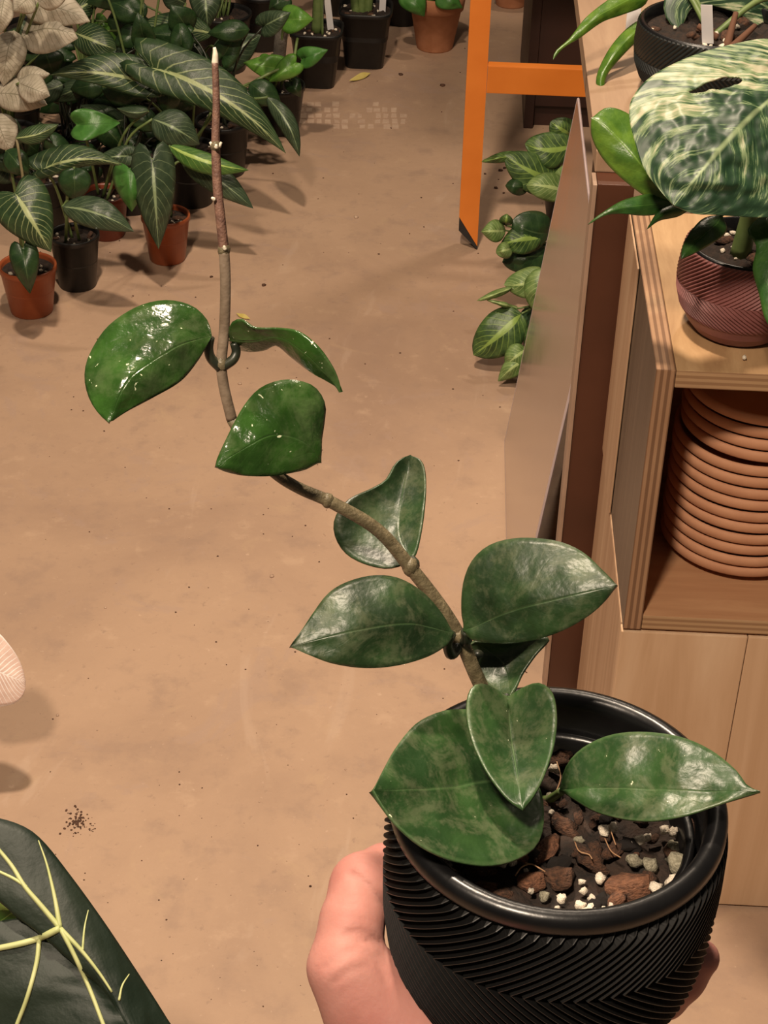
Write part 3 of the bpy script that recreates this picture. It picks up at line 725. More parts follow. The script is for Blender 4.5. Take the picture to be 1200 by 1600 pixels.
leaf('leaf', hy, 'hoya_leaf', [(360, 538), (372, 545), (392, 549), (415, 546), (432, 539), (455, 557), (482, 578), (510, 594), (525, 603)], [(357, 517), (362, 504), (378, 499), (398, 512), (438, 513), (468, 519), (498, 543), (520, 574), (530, 598)], (359, 528), (532, 613), .627, .610, .012, -.004, -.004, [(395, 532), (435, 525), (478, 548), (512, 585)], HN, HT, .0008, .0012, 2)
leaf('leaf', hy, 'hoya_leaf', [(506, 660), (507, 630), (490, 604), (458, 594), (428, 597), (400, 612), (376, 643), (352, 690), (340, 716)], [(478, 733), (448, 740), (418, 744), (380, 743), (352, 737)], (496, 722), (336, 730), .634, .612, .008, .002, -.004, [(470, 690), (425, 680), (375, 705)], HN, HT, .0009, .0026, 3)
leaf('leaf', hy, 'hoya_leaf_satin', [(625, 884), (600, 888), (565, 879), (538, 862), (523, 835), (524, 808), (545, 780), (580, 764), (603, 750), (614, 730), (626, 717)], [(651, 862), (660, 818), (665, 765), (663, 732), (655, 717)], (642, 875), (641, 712), .672, .700, -.010, -.008, .006, [(625, 835), (628, 780)], HN, HT, .0009, .0018, 4)
leaf('leaf', hy, 'hoya_leaf_satin', [(700, 1006), (668, 1026), (620, 1040), (570, 1044), (520, 1037), (482, 1023)], [(690, 960), (660, 926), (622, 904), (582, 900), (540, 911), (512, 929), (490, 958), (470, 988)], (707, 990), (453, 1010), .664, .640, .000, .010, -.006, [(640, 975), (560, 985)], HN, HT, .0011, .0020, 5)
leaf('leaf', hy, 'hoya_leaf_satin', [(722, 955), (725, 910), (740, 874), (770, 850), (815, 841), (870, 846), (910, 863), (940, 890)], [(735, 999), (770, 1004), (830, 1001), (880, 985), (920, 962), (945, 940)], (728, 986), (965, 915), .668, .640, .012, .000, -.006, [(800, 955), (880, 935)], HN, HT, .0011, .0020, 6)
leaf('leaf', hy, 'hoya_leaf_satin', [(728, 1012), (734, 1038), (752, 1062), (775, 1080)], [(800, 1004), (858, 996), (838, 1022), (818, 1050), (806, 1075)], (742, 1003), (798, 1088), .688, .676, -.004, -.004, .010, [(780, 1030), (795, 1060)], HN, HT, .0009, .0010, 7)
leaf('leaf', hy, 'hoya_leaf_young', [(772, 1076), (748, 1068), (733, 1082), (729, 1118), (739, 1162), (760, 1206), (790, 1246)], [(815, 1076), (842, 1067), (863, 1082), (870, 1118), (866, 1162), (851, 1210), (834, 1244)], (793, 1091), (817, 1266), .676, .640, -.006, -.006, .002, [(798, 1150), (808, 1210)], HN, HT, .0009, .0012, 8)
leaf('leaf', hy, 'hoya_leaf_young', [(846, 1240), (849, 1290), (836, 1324), (800, 1346), (758, 1353), (708, 1345), (660, 1324), (620, 1291), (598, 1262)], [(800, 1130), (765, 1112), (728, 1109), (690, 1112), (650, 1131), (620, 1166), (600, 1201)], (826, 1205), (583, 1235), .688, .622, -.024, .018, -.002, [(745, 1225), (665, 1235)], HN, HT, .0011, .0022, 9)
leaf('leaf', hy, 'hoya_leaf_young', [(884, 1200), (908, 1171), (950, 1150), (1000, 1144), (1060, 1151), (1110, 1172), (1150, 1204), (1167, 1227)], [(898, 1250), (930, 1268), (975, 1280), (1020, 1283), (1070, 1275), (1120, 1258), (1160, 1246)], (876, 1235), (1188, 1238), .680, .640, .010, -.010, -.006, [(950, 1232), (1060, 1236)], HN, HT, .0010, .0024, 10)

# ------------------------------------------------------------------ the hand (one continuous surface from rounded limbs)
def sdf_mesh(caps, cuts, lo, hi, h, kk):
    lo = np.array(lo); nx, ny, nz = [int((hi[i] - lo[i]) / h) + 2 for i in range(3)]
    g = np.stack(np.meshgrid(*[lo[i] + h * np.arange(n) for i, n in enumerate((nx, ny, nz))], indexing='ij'), -1).astype(np.float32)
    D = None
    for a, b, ra, rb in caps:
        a = np.array(a, np.float32); b = np.array(b, np.float32); ab = b - a
        t = np.clip(((g - a) @ ab) / max(float(ab @ ab), 1e-9), 0, 1)
        d = np.sqrt((((g - a) - t[..., None] * ab) ** 2).sum(-1)) - (ra + (rb - ra) * t)
        if D is None: D = d
        else:
            hh = np.clip(0.5 + 0.5 * (D - d) / kk, 0, 1); D = D * (1 - hh) + d * hh - kk * hh * (1 - hh)
    for a, b, r, k2 in cuts:
        a = np.array(a, np.float32); b = np.array(b, np.float32); ab = b - a
        t = np.clip(((g - a) @ ab) / max(float(ab @ ab), 1e-9), 0, 1)
        d = -(np.sqrt((((g - a) - t[..., None] * ab) ** 2).sum(-1)) - r)
        hh = np.clip(0.5 - 0.5 * (D - d) / k2, 0, 1); D = D * (1 - hh) + d * hh + k2 * hh * (1 - hh)
    ins = D < 0
    cnt = np.zeros((nx - 1, ny - 1, nz - 1), np.float32); acc = np.zeros(cnt.shape + (3,), np.float32)
    C8 = [(i, j, k) for i in (0, 1) for j in (0, 1) for k in (0, 1)]
    sl = lambda A, c: A[c[0]:nx - 1 + c[0], c[1]:ny - 1 + c[1], c[2]:nz - 1 + c[2]]
    for c0 in C8:
        for ax in range(3):
            if c0[ax]: continue
            c1 = list(c0); c1[ax] = 1
            d0_, d1_ = sl(D, c0), sl(D, c1); m = (d0_ < 0) != (d1_ < 0)
            t = np.where(m, d0_ / np.where(m, d0_ - d1_, 1), 0)
            cnt += m
            for q in range(3): acc[..., q] += np.where(m, c0[q] + (t if q == ax else 0), 0)
    idx = -np.ones(cnt.shape, np.int64); act = cnt > 0; idx[act] = np.arange(act.sum())
    cell = np.argwhere(act); vs = lo + h * (cell + acc[act] / cnt[act][:, None])
    fs = []
    for ax in range(3):
        u, v = (ax + 1) % 3, (ax + 2) % 3
        a_ = [slice(None)] * 3; b_ = [slice(None)] * 3; a_[ax] = slice(0, -1); b_[ax] = slice(1, None)
        m = ins[tuple(a_)] != ins[tuple(b_)]
        for e in np.argwhere(m):
            if e[u] == 0 or e[v] == 0 or e[u] >= cnt.shape[u] or e[v] >= cnt.shape[v]: continue
            q = []
            for du, dv in ((-1, -1), (0, -1), (0, 0), (-1, 0)):
                w_ = e.copy(); w_[u] += du; w_[v] += dv; q.append(int(idx[tuple(w_)]))
            if min(q) < 0: continue
            fs.append(q if ins[tuple(e)] else q[::-1])
    return [Vector(v) for v in vs], fs

def hand():
    B = O - Vector((0, 0, 0.108))                  # underside of the planter
    caps = []
    def chain(pts, rad):
        for (a, b), (ra, rb) in zip(zip(pts, pts[1:]), zip(rad, rad[1:])): caps.append((a, b, ra, rb))
    # palm under the planter, heel towards the viewer
    heel = B + Vector((-0.040, -0.075, -0.030)); wrist = B + Vector((-0.055, -0.125, -0.050))
    k_i = B + Vector((-0.040, 0.028, -0.014)); k_m = B + Vector((-0.016, 0.034, -0.013)); k_r = B + Vector((0.008, 0.028, -0.013)); k_p = B + Vector((0.030, 0.012, -0.012))
    for q, r in ((k_i, .0120), (k_m, .0120), (k_r, .0118), (k_p, .0112)): caps.append((heel + (q - k_m) * 0.35, q, .0165, r))
    caps.append((heel, wrist, .024, .026)); caps.append((wrist, wrist + Vector((-0.03, -0.13, -0.07)), .026, .032))
    caps.append((heel + Vector((0.018, 0, 0)), k_p, .017, .011))
    # thumb
    cmc = P(612, 1668, .700); mcp = P(541, 1512, .690); ip = P(566, 1384, .706); tp = P(660, 1362, .742)
    caps.append((heel, cmc, .022, .020))
    chain([cmc, mcp, P(550, 1440, .697), ip, P(604, 1362, .722), tp], [.0215, .0138, .0114, .0110, .0098, .0085])
    caps.append((P(650, 1640, .690), P(572, 1560, .690), .019, .015)); caps.append((P(640, 1600, .692), P(600, 1530, .694), .014, .010))
    caps.append((cmc, B + Vector((-0.03, 0.0, -0.018)), .019, .012)); caps.append((P(572, 1386, .708), P(600, 1372, .718), .0116, .0108))
    # fingers hug the far and right side of the planter
    def around(deg, z, gap):
        r = float(np.interp(-z, [0, .06, .074, .088, .099, .108], [.0635, .0635, .061, .0565, .050, .043])) + gap
        return O + Vector((r * math.cos(math.radians(deg)), r * math.sin(math.radians(deg)), z))
    chain([k_i, around(112, -.108, .009), around(108, -.086, .009), around(104, -.064, .008)], [.0105, .0092, .0082, .0070])
    chain([k_m, around(80, -.108, .009), around(76, -.084, .009), around(73, -.060, .008)], [.0105, .0094, .0084, .0072])
    chain([k_r, around(44, -.108, .009), around(40, -.088, .009), around(37, -.068, .008)], [.0102, .0092, .0082, .0070])
    chain([k_p, around(6, -.114, .009), around(4, -.102, .010), around(4, -.090, .009)], [.0100, .0090, .0084, .0074])
    cuts = [(P(590, 1394, .690), P(618, 1424, .700), .0014, .0022), (P(560, 1376, .688), P(590, 1396, .690), .0007, .0020), (P(545, 1468, .680), P(592, 1474, .686), .0006, .0020), (P(520, 1500, .674), P(560, 1478, .678), .0004, .0016)]
    allp = [np.array(q) for c in caps for q in c[:2]]
    lo = np.min(allp, 0) - 0.04; hi = np.max(allp, 0) + 0.04
    vs, fs = sdf_mesh(caps, cuts, lo, hi, 0.0016, 0.0065)
    # fine skin folds at the thumb joints
    bv = BVHTree.FromPolygons(vs, fs)
    kd = KDTree(len(vs))
    for i, v in enumerate(vs): kd.insert(v, i)
    kd.balance()
    push = {}
    for path, dep, wid in [([(548, 1366), (566, 1378), (584, 1396), (600, 1416)], .0016, .0016), ([(540, 1460), (562, 1457), (580, 1464), (594, 1472)], .0011, .0016), ([(508, 1512), (532, 1494), (556, 1482)], .0007, .0014), ([(520, 1536), (548, 1516), (574, 1510)], .0006, .0014), ([(560, 1480), (585, 1500), (604, 1530)], .0008, .0016), ([(530, 1400), (552, 1404)], .0005, .0012), ([(528, 1412), (556, 1416)], .0005, .0012)]:
        for q in catmull([(x, y, 0) for x, y in path], 40):
            d = ray(q.x, q.y).normalized(); h = bv.ray_cast(CAM, d)
            if h[0] is None: continue
            for co, i, dist in kd.find_range(h[0], wid * 2.5):
                a = dep * math.exp(-(dist / wid) ** 2)
                if a > push.get(i, (0,))[0]: push[i] = (a, d)
    for i, (a, d) in push.items(): vs[i] = vs[i] + d * a
    t = tag(mobj('person', vs, fs, 'skin'), 'bare left hand holding the black planter from below', 'person')
    sm = t.modifiers.new('smooth', 'SMOOTH'); sm.factor = 0.4; sm.iterations = 2
    return t
hand()

# ------------------------------------------------------------------ plants in pots
def nursery(parent, px, Y, R, H, mat, taper=0.74, lip=0.010, sq=0.0, soil_n=8, base_py=None):
    """a round (or squarish) pot standing on the floor at distance Y, seen at column px; returns the soil centre"""
    lo, hi = -500.0, 1600.0
    for _ in range(40):                                       # find the row where the floor lies at Y
        m = (lo + hi) / 2
        if atz(px, m).y > Y: lo = m
        else: hi = m
    c = atz(px, m)
    r0 = R * taper
    lathe('pot', [(0, 0.0), (r0 * .96, 0.0), (r0, 0.002), (R * .955, H - lip), (R, H - lip + .001), (R, H - .001), (R * .985, H), (R * .93, H), (R * .90, H - .004), (R * .86, H * .5)], c, mat, parent, 40, True, None, sq)
    s = Vector((c.x, c.y, H - 0.010))
    soil(parent, s, R * .895, 0.004, soil_n, soil_n // 2, 'soil', int(px), 0.0035)
    return c, s
def plant(name, label, px, Y, R, H, mat, **k):
    t = thing(name, label, 'plant', (0, 0, 0)); c, s = None, None
    lo, hi = -500.0, 1600.0
    for _ in range(40):
        m = (lo + hi) / 2
        if atz(px, m).y > Y: lo = m
        else: hi = m
    t.location = atz(px, m)
    c, s = nursery(t, px, Y, R, H, mat, **k)
    return t, s
def bl(t, s, mat, base, tip, wd, Y, dYt=0.0, shape='arrow', pm='petiole_green', pr=0.0022, sag=0.04, **k):
    o = bleaf(t, mat, base, tip, wd, Y, dYt, shape, **k)
    if s is not None: petiole(t, s + Vector((random.uniform(-.015, .015), random.uniform(-.015, .015), -.004)), atY(*base, Y), pr, pm, sag)
    return o

# --- the group of arrow-leaved plants at the left
A, s = plant('arrow_leaf_plant', 'arrow-leaved plant in the orange-brown pot at the left edge', 50, 2.70, 0.049, 0.088, 'orange_plastic')
bl(A, s, 'arrow_leaf', (24, 302), (80, 394), 92, 2.60, -0.03, 'heart', seed=1, cup=0.02)
bl(A, s, 'dark_leaf', (36, 389), (47, 459), 46, 2.575, -0.02, 'arrow', sag=0.02, seed=2)
bl(A, s, 'arrow_leaf', (26, 216), (92, 194), 30, 2.68, 0.02, 'lance', pm='petiole_tan', bend=4, seed=3)
bl(A, s, 'dark_leaf', (10, 235), (45, 275), 40, 2.72, -.02, 'lance', seed=4)
Bp, s = plant('arrow_leaf_plant', 'arrow-leaved plant in the orange-brown pot farther from the left edge', 262, 2.915, 0.044, 0.088, 'orange_plastic', soil_n=14)
bl(Bp, s, 'arrow_leaf_dull', (238, 249), (248, 389), 70, 2.79, -0.03, 'arrow', seed=5, cup=0.015)
bl(Bp, s, 'arrow_leaf_new', (265, 228), (389, 266), 34, 2.88, 0.0, 'lance', bend=6, seed=6, asym=.2)
bl(Bp, s, 'arrow_leaf_dull', (284, 250), (396, 326), 44, 2.92, -0.04, 'lance', bend=-6, seed=7)
bl(Bp, s, 'plain_green_leaf', (203, 264), (206, 331), 56, 2.80, -.02, 'heart', seed=8, cup=0.03)
Cc, s = plant('arrow_leaf_plant', 'arrow-leaved plant in the black pot between the orange-brown pots', 122, 2.80, 0.044, 0.10, 'black_plastic')
bl(Cc, s, 'arrow_leaf_dull', (98, 323), (209, 362), 50, 2.67, -.02, 'lance', bend=-8, seed=9)
bl(Cc, s, 'arrow_leaf', (62, 268), (192, 258), 44, 2.74, 0.02, 'arrow', bend=-14, seed=10, asym=-.3)
bl(Cc, s, 'dark_leaf', (116, 262), (117, 312), 52, 2.72, -.01, 'oval', seed=11)
D_, s = plant('arrow_leaf_plant', 'arrow-leaved plant in the dark red pot behind the orange-brown pots', 168, 3.0, 0.043, 0.085, 'dark_red_plastic')
bl(D_, s, 'arrow_leaf_dull', (205, 243), (150, 247), 34, 2.90, 0.0, 'arrow', seed=12)
bl(D_, s, 'plain_green_leaf', (120, 195), (188, 192), 50, 2.92, 0.02, 'heart', seed=13, cup=-0.01, wave=0.01)
bl(D_, s, 'arrow_leaf_dull', (232, 173), (183, 169), 20, 3.0, 0.0, 'lance', bend=-5, seed=14)
bl(D_, s, 'arrow_leaf_dull', (238, 186), (312, 226), 58, 2.98, 0.0, 'lance', bend=-4, seed=15)
Ep, s = plant('arrow_leaf_plant', 'large arrow-leaved plant with a leaf pointing over the aisle', 300, 3.16, 0.055, 0.11, 'black_plastic')
bl(Ep, s, 'arrow_leaf', (236, 106), (447, 240), 80, 3.08, -0.06, 'arrow', bend=-20, seed=16, asym=-.15, arch=-.03)
bl(Ep, s, 'arrow_leaf_dull', (418, 152), (468, 245), 30, 3.12, -0.05, 'lance', bend=-8, seed=17)
bl(Ep, s, 'arrow_leaf', (232, 132), (78, 117), 62, 3.10, -0.03, 'arrow', bend=10, seed=18, asym=.25)
bl(Ep, s, 'dark_leaf', (310, 150), (250, 165), 40, 3.2, 0.0, 'lance', seed=19)
bl(Ep, s, 'dark_leaf', (160, 135), (230, 155), 45, 3.16, 0.0, 'lance', seed=20)
bl(Ep, s, 'dark_leaf', (390, 130), (440, 165), 40, 3.25, 0.0, 'lance', seed=21)
Fp, s = plant('arrow_leaf_plant', 'arrow-leaved plant at the back behind the bare vine tip', 300, 3.55, 0.06, 0.12, 'black_plastic')
bl(Fp, s, 'arrow_leaf', (332, 52), (200, 48), 50, 3.44, -.03, 'lance', bend=7, seed=22)
bl(Fp, s, 'arrow_leaf_dull', (352, 88), (408, 54), 58, 3.42, 0.04, 'arrow', seed=23)
bl(Fp, s, 'arrow_leaf', (118, 52), (182, 78), 52, 3.35, -.02, 'oval', seed=24)
bl(Fp, s, 'arrow_leaf_dull', (153, 124), (77, 158), 36, 3.22, -.02, 'lance', seed=25)
bl(Fp, s, 'arrow_leaf_dull', (320, -10), (325, 45), 50, 3.5, -.02, 'arrow', seed=26)
bl(Fp, s, 'dark_leaf', (265, 80), (330, 95), 50, 3.5, 0, 'lance', seed=27)
bl(Fp, s, 'arrow_leaf', (100, 30), (160, -10), 40, 3.45, 0.05, 'lance', seed=28)
bl(Fp, s, 'dark_leaf', (230, 10), (180, 30), 40, 3.55, 0, 'lance', seed=29)
bl(Fp, s, 'arrow_leaf_dull', (290, 5), (250, -15), 40, 3.6, 0, 'lance', seed=30)
# silver-leaved plant
G, s = plant('silver_leaf_plant', 'silvery grey-leaved plant in the upper left corner', 20, 3.18, 0.06, 0.12, 'black_plastic')
for i, (b, t_, wd, sh, bend) in enumerate([((36, 12), (141, 34), 46, 'lance', -10), ((33, 58), (122, 60), 60, 'lance', -14), ((22, 48), (6, 134), 46, 'lance', 4), ((22, 128), (78, 116), 26, 'lance', -4), ((-10, 146), (74, 164), 42, 'lance', -6), ((-6, 178), (18, 237), 42, 'lance', 3), ((8, -5), (2, 52), 30, 'lance', 3), ((50, -8), (22, 18), 34, 'lance', 0), ((30, 130), (78, 150), 36, 'lance', 0), ((60, 5), (110, -12), 36, 'lance', -6)]):
    bl(G, s, 'silver_leaf', b, t_, wd * 1.3, 3.02 - 0.012 * i, -.03, sh, bend=bend, seed=40 + i, cup=0.016, wave=0.004)
bl(G, s, 'dark_leaf', (70, 80), (85, 118), 50, 3.12, 0, 'lance', seed=51)
# climbing plant on a pole
H_, s = plant('climbing_plant', 'light green heart-leaved climber on a grey pole', 436, 3.52, 0.055, 0.10, 'black_plastic')
v_, f_ = tube([s + Vector((-.005, 0, -.02)), atY(438, 70, 3.5), atY(452, -60, 3.5)], 0.013, 10, 12); mobj('support_pole', v_, f_, 'moss_pole', H_)
for i, (b, t_, wd, Y, mt) in enumerate([((447, 30), (490, 30), 46, 3.44, 'pothos_leaf'), ((440, 108), (380, 98), 42, 3.40, 'pothos_leaf'), ((462, 98), (420, 128), 36, 3.38, 'pothos_leaf'), ((472, 92), (512, 78), 34, 3.40, 'plain_green_leaf'), ((398, 150), (438, 158), 30, 3.38, 'plain_green_leaf'), ((425, 95), (408, 120), 40, 3.46, 'pothos_leaf'), ((455, 128), (470, 152), 26, 3.42, 'dark_leaf'), ((445, -5), (420, 15), 36, 3.5, 'dark_leaf')]):
    bl(H_, s, mt, b, t_, wd, Y, -.01, 'heart', seed=60 + i, pr=.0025)
v_, f_ = tube([atY(380, 137, 3.34), atY(420, 115, 3.36), atY(455, 98, 3.38), atY(465, 60, 3.42)], 0.003, 14, 7); mobj('vine_stem', v_, f_, 'petiole_green', H_)
I_, s = plant('climbing_plant', 'bright green round-leaved plant among the dark leaves at the top left', 195, 3.75, 0.06, 0.12, 'black_plastic')
for i, (b, t_, wd, Y) in enumerate([((205, -6), (162, 6), 34, 3.56), ((178, 40), (205, 72), 40, 3.50), ((150, 30), (175, 55), 26, 3.52)]):
    bl(I_, s, 'pothos_leaf', b, t_, wd, Y, -.01, 'heart', seed=70 + i)
v_, f_ = tube([s, atY(172, 42, 3.53), atY(185, 8, 3.55)], [.009, .008, .007], 12, 8); mobj('trunk', v_, f_, 'bark_red', I_)
# dark filler plants behind
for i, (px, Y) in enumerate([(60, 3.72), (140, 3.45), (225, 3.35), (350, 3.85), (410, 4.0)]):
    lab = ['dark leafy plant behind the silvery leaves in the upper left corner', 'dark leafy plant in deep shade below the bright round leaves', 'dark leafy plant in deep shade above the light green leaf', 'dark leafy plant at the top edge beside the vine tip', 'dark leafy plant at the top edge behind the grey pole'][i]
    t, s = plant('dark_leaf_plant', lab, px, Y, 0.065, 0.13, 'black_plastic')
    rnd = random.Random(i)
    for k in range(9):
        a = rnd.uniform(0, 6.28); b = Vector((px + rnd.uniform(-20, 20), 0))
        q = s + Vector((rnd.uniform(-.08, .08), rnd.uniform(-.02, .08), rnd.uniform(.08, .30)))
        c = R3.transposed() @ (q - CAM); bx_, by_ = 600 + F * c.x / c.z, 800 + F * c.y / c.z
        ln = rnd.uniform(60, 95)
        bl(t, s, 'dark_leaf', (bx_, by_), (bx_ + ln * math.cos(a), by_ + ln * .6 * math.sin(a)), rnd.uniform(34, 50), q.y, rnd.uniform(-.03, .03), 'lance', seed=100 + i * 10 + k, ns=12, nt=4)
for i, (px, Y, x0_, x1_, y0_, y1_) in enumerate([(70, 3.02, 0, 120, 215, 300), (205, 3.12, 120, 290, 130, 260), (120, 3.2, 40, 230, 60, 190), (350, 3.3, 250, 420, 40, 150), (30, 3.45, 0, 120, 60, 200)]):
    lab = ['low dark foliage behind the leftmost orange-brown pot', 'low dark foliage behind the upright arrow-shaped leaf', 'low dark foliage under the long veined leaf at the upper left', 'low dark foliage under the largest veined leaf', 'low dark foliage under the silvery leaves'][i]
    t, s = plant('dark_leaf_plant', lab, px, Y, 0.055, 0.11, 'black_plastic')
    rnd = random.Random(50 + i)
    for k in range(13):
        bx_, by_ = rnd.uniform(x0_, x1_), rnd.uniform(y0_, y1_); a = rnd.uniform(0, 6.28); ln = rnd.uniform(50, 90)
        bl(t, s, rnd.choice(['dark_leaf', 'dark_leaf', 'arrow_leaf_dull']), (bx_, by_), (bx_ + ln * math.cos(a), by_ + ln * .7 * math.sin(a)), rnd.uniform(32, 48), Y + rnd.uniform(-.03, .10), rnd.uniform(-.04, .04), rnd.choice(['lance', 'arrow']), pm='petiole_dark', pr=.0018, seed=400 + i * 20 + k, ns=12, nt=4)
# pots at the back of the aisle
def tag_stick(t, a, b, Y, w_=7):
    a3, b3 = atY(*a, Y), atY(*b, Y); x = Vector((1, 0, 0)) * (w_ / F * dY(*a, Y)); y = Vector((0, .0012, 0))
    vs = [a3 - x, a3 + x, b3 + x, b3 - x]; vs += [v + y for v in vs]
    mobj('plant_tag', vs, [(0, 1, 2, 3), (7, 6, 5, 4), (0, 4, 5, 1), (1, 5, 6, 2), (2, 6, 7, 3), (3, 7, 4, 0)], 'tag_white', t, False)
J, s = plant('potted_plant', 'black pot with a thick green stem and a white tag beside the climber', 495, 3.79, 0.062, 0.125, 'black_plastic', sq=5.0, taper=.70, soil_n=12)
v_, f_ = tube([s, atY(497, 20, 3.79), atY(500, -60, 3.79)], [.013, .012, .010], 10, 10); mobj('stem', v_, f_, 'petiole_green', J)
tag_stick(J, (517, 48), (508, -30), 3.80, 5)
bl(J, s, 'dark_leaf', (500, -60), (560, -110), 60, 3.8, 0, 'heart', seed=81); bl(J, s, 'dark_leaf', (500, -60), (450, -100), 60, 3.8, 0, 'heart', seed=82)
K, s = plant('potted_plant', 'black pot with pale green stalks and a white pebble in its soil', 570, 3.92, 0.065, 0.13, 'black_plastic', sq=5.0, taper=.72, soil_n=14)
for a, b in (((558, 34), (548, -60)), ((566, 34), (566, -60)), ((573, 34), (582, -60))):
    v_, f_ = tube([atY(*a, 3.92) + Vector((0, 0, -.01)), atY((a[0] + b[0]) / 2, -10, 3.92), atY(*b, 3.92)], [.011, .009, .007], 8, 9); mobj('stalk', v_, f_, 'petiole_green', K)
bl(K, None, 'dark_leaf', (548, -60), (500, -110), 60, 3.92, 0, 'heart', seed=83); bl(K, None, 'dark_leaf', (582, -60), (640, -110), 60, 3.92, 0, 'heart', seed=84)
rock('perlite', K, 'perlite', atY(583, 30, 3.88), .009, .008, .008, rr()); tag_stick(K, (597, 22), (600, -30), 3.92, 5)
# terracotta pot
def terracotta_pot(name, label, px, Y, R, H, mat='terracotta'):
    t = thing(name, label, 'plant')
    lo, hi = -500.0, 1600.0
    for _ in range(40):
        m = (lo + hi) / 2
        if atz(px, m).y > Y: lo = m
        else: hi = m
    c = atz(px, m); t.location = c
    lathe('pot', [(0, 0), (R * .60, 0), (R * .62, .003), (R * .86, H * .72), (R * .93, H * .725), (R, H * .99), (R * .985, H), (R * .90, H), (R * .88, H * .9), (R * .7, H * .5)], c, mat, t, 48)
    s = c + Vector((0, 0, H - .012)); soil(t, s, R * .87, .004, 6, 4, 'soil', int(px), .004)
    return t, s
Lp, s = terracotta_pot('potted_plant', 'terracotta pot with a green leaf drooping over its rim', 679, 4.035, 0.068, 0.13)
bl(Lp, s, 'plain_green_leaf', (640, -10), (663, 26), 44, 3.96, -.01, 'heart', seed=90); bl(Lp, s, 'plain_green_leaf', (690, -6), (722, 12), 36, 3.97, 0, 'heart', seed=91); bl(Lp, s, 'pothos_leaf', (672, -20), (640, 6), 40, 4.0, 0, 'heart', seed=92)
Mp, s = terracotta_pot('potted_plant', 'shaded terracotta pot behind the orange ladder at the top', 798, 4.35, 0.06, 0.11)
bl(Mp, s, 'dark_leaf', (800, -40), (770, -15), 50, 4.3, 0, 'heart', seed=93); bl(Mp, s, 'dark_leaf', (805, -40), (840, -20), 50, 4.3, 0, 'heart', seed=94)
for i, (px, Y, lab) in enumerate([(628, 4.20, 'plain black pot between the stalk pot and the terracotta pot'), (745, 4.55, 'plain black pot in shade behind the ladder rail'), (530, 4.25, 'plain black pot in shade behind the tagged black pots')]):
    t, s = plant('potted_plant', lab, px, Y, 0.058, 0.12, 'black_plastic')
    for k in range(3): bl(t, s, 'dark_leaf', (px + 15 * k - 15, -40), (px + 40 * k - 40, -75 + 20 * k), 50, Y, 0, 'heart', seed=95 + i * 3 + k)

# ------------------------------------------------------------------ striped prayer plants beside the table
def maranta(label, px, Y, leaves):
    t, s = plant('prayer_plant', label, px, Y, 0.045, 0.07, 'black_plastic', soil_n=4)
    for i, (mt, b, tp, wd, Yl, sh, bend) in enumerate(leaves):
        bl(t, s, mt, b, tp, wd * 1.2, Yl, -.02, sh, bend=bend, seed=120 + i + px, pr=.0016, sag=.02, cup=.012, wave=.003)
ml, md, mg = 'maranta_leaf_light', 'maranta_leaf', 'dark_leaf'
maranta('striped-leaved plant farthest along the table, below the orange rung', 882, 3.12, [
    (md, (893, 228), (820, 225), 48, 3.05, 'oval', -8), (md, (880, 290), (788, 242), 52, 3.02, 'oval', -4), (md, (812, 240), (752, 253), 14, 3.02, 'lance', 0), (ml, (882, 262), (856, 238), 30, 3.06, 'oval', 0), (ml, (885, 300), (822, 290), 38, 2.99, 'oval', 4), (mg, (825, 292), (790, 290), 24, 3.0, 'oval', 0), (ml, (880, 305), (890, 255), 36, 3.03, 'oval', 0), (md, (895, 215), (860, 190), 36, 3.08, 'oval', 0)])
maranta('striped-leaved plant in the middle of the row beside the table', 868, 2.85, [
    (mg, (858, 365), (800, 345), 56, 2.80, 'oval', -6), (md, (845, 372), (780, 385), 40, 2.78, 'lance', 4), (ml, (790, 360), (752, 362), 30, 2.77, 'lance', 0), (mg, (855, 400), (785, 410), 44, 2.79, 'oval', 3), (ml, (800, 388), (775, 395), 22, 2.76, 'oval', 0), (md, (790, 352), (792, 335), 18, 2.78, 'oval', 0), (mg, (850, 380), (830, 420), 60, 2.82, 'oval', 0)])
maranta('striped-leaved plant nearest to the leaning sheet\'s foot', 850, 2.62, [
    (ml, (852, 430), (788, 445), 40, 2.63, 'oval', -6), (ml, (855, 420), (838, 488), 42, 2.60, 'oval', 4), (md, (815, 490), (740, 555), 58, 2.58, 'oval', -2), (ml, (800, 450), (745, 470), 10, 2.60, 'lance', 0), (ml, (808, 482), (760, 468), 6, 2.60, 'lance', 0), (md, (838, 505), (836, 568), 30, 2.55, 'oval', 0), (ml, (822, 545), (790, 570), 32, 2.54, 'oval', 0), (ml, (825, 560), (778, 596), 26, 2.53, 'lance', 3), (mg, (845, 480), (820, 530), 40, 2.62, 'oval', 0)])

# ------------------------------------------------------------------ pink ridged pot and its marbled plant
pc = atz(1150, 512, ZT)
PX = Vector((pc.x, pc.y, ZT))
pm_ = thing('potted_monstera', 'marbled white-and-green plant in the pink zigzag pot on the crate', 'plant', PX)
PH = 0.087; top = PX + Vector((0, 0, PH))
ridged_body('pot', top, [(0, 0.0555), (-0.012, 0.0580), (-0.030, 0.0600), (-0.046, 0.0590), (-0.062, 0.0545), (-0.075, 0.0480), (-0.084, 0.0410), (-0.0865, 0.037)], 70, 0.0018, -0.036, 22.0, 'pink_ridge', pm_, 30, .004, -0.066)
lathe('inner_pot', [(0.040, -0.07), (0.0485, -0.012), (0.0505, 0.001), (0.0520, 0.002), (0.0548, 0.001), (0.0556, -0.003)], top, 'black_gloss', pm_, 56)
ms = top + Vector((0, 0, -0.012)); soil(pm_, ms, 0.0485, .005, 18, 10, 'soil', 5, .0032)
rock('perlite', pm_, 'perlite', atz(1163, 559, ZT + .002), .0022, .002, .002, rr(), 1)
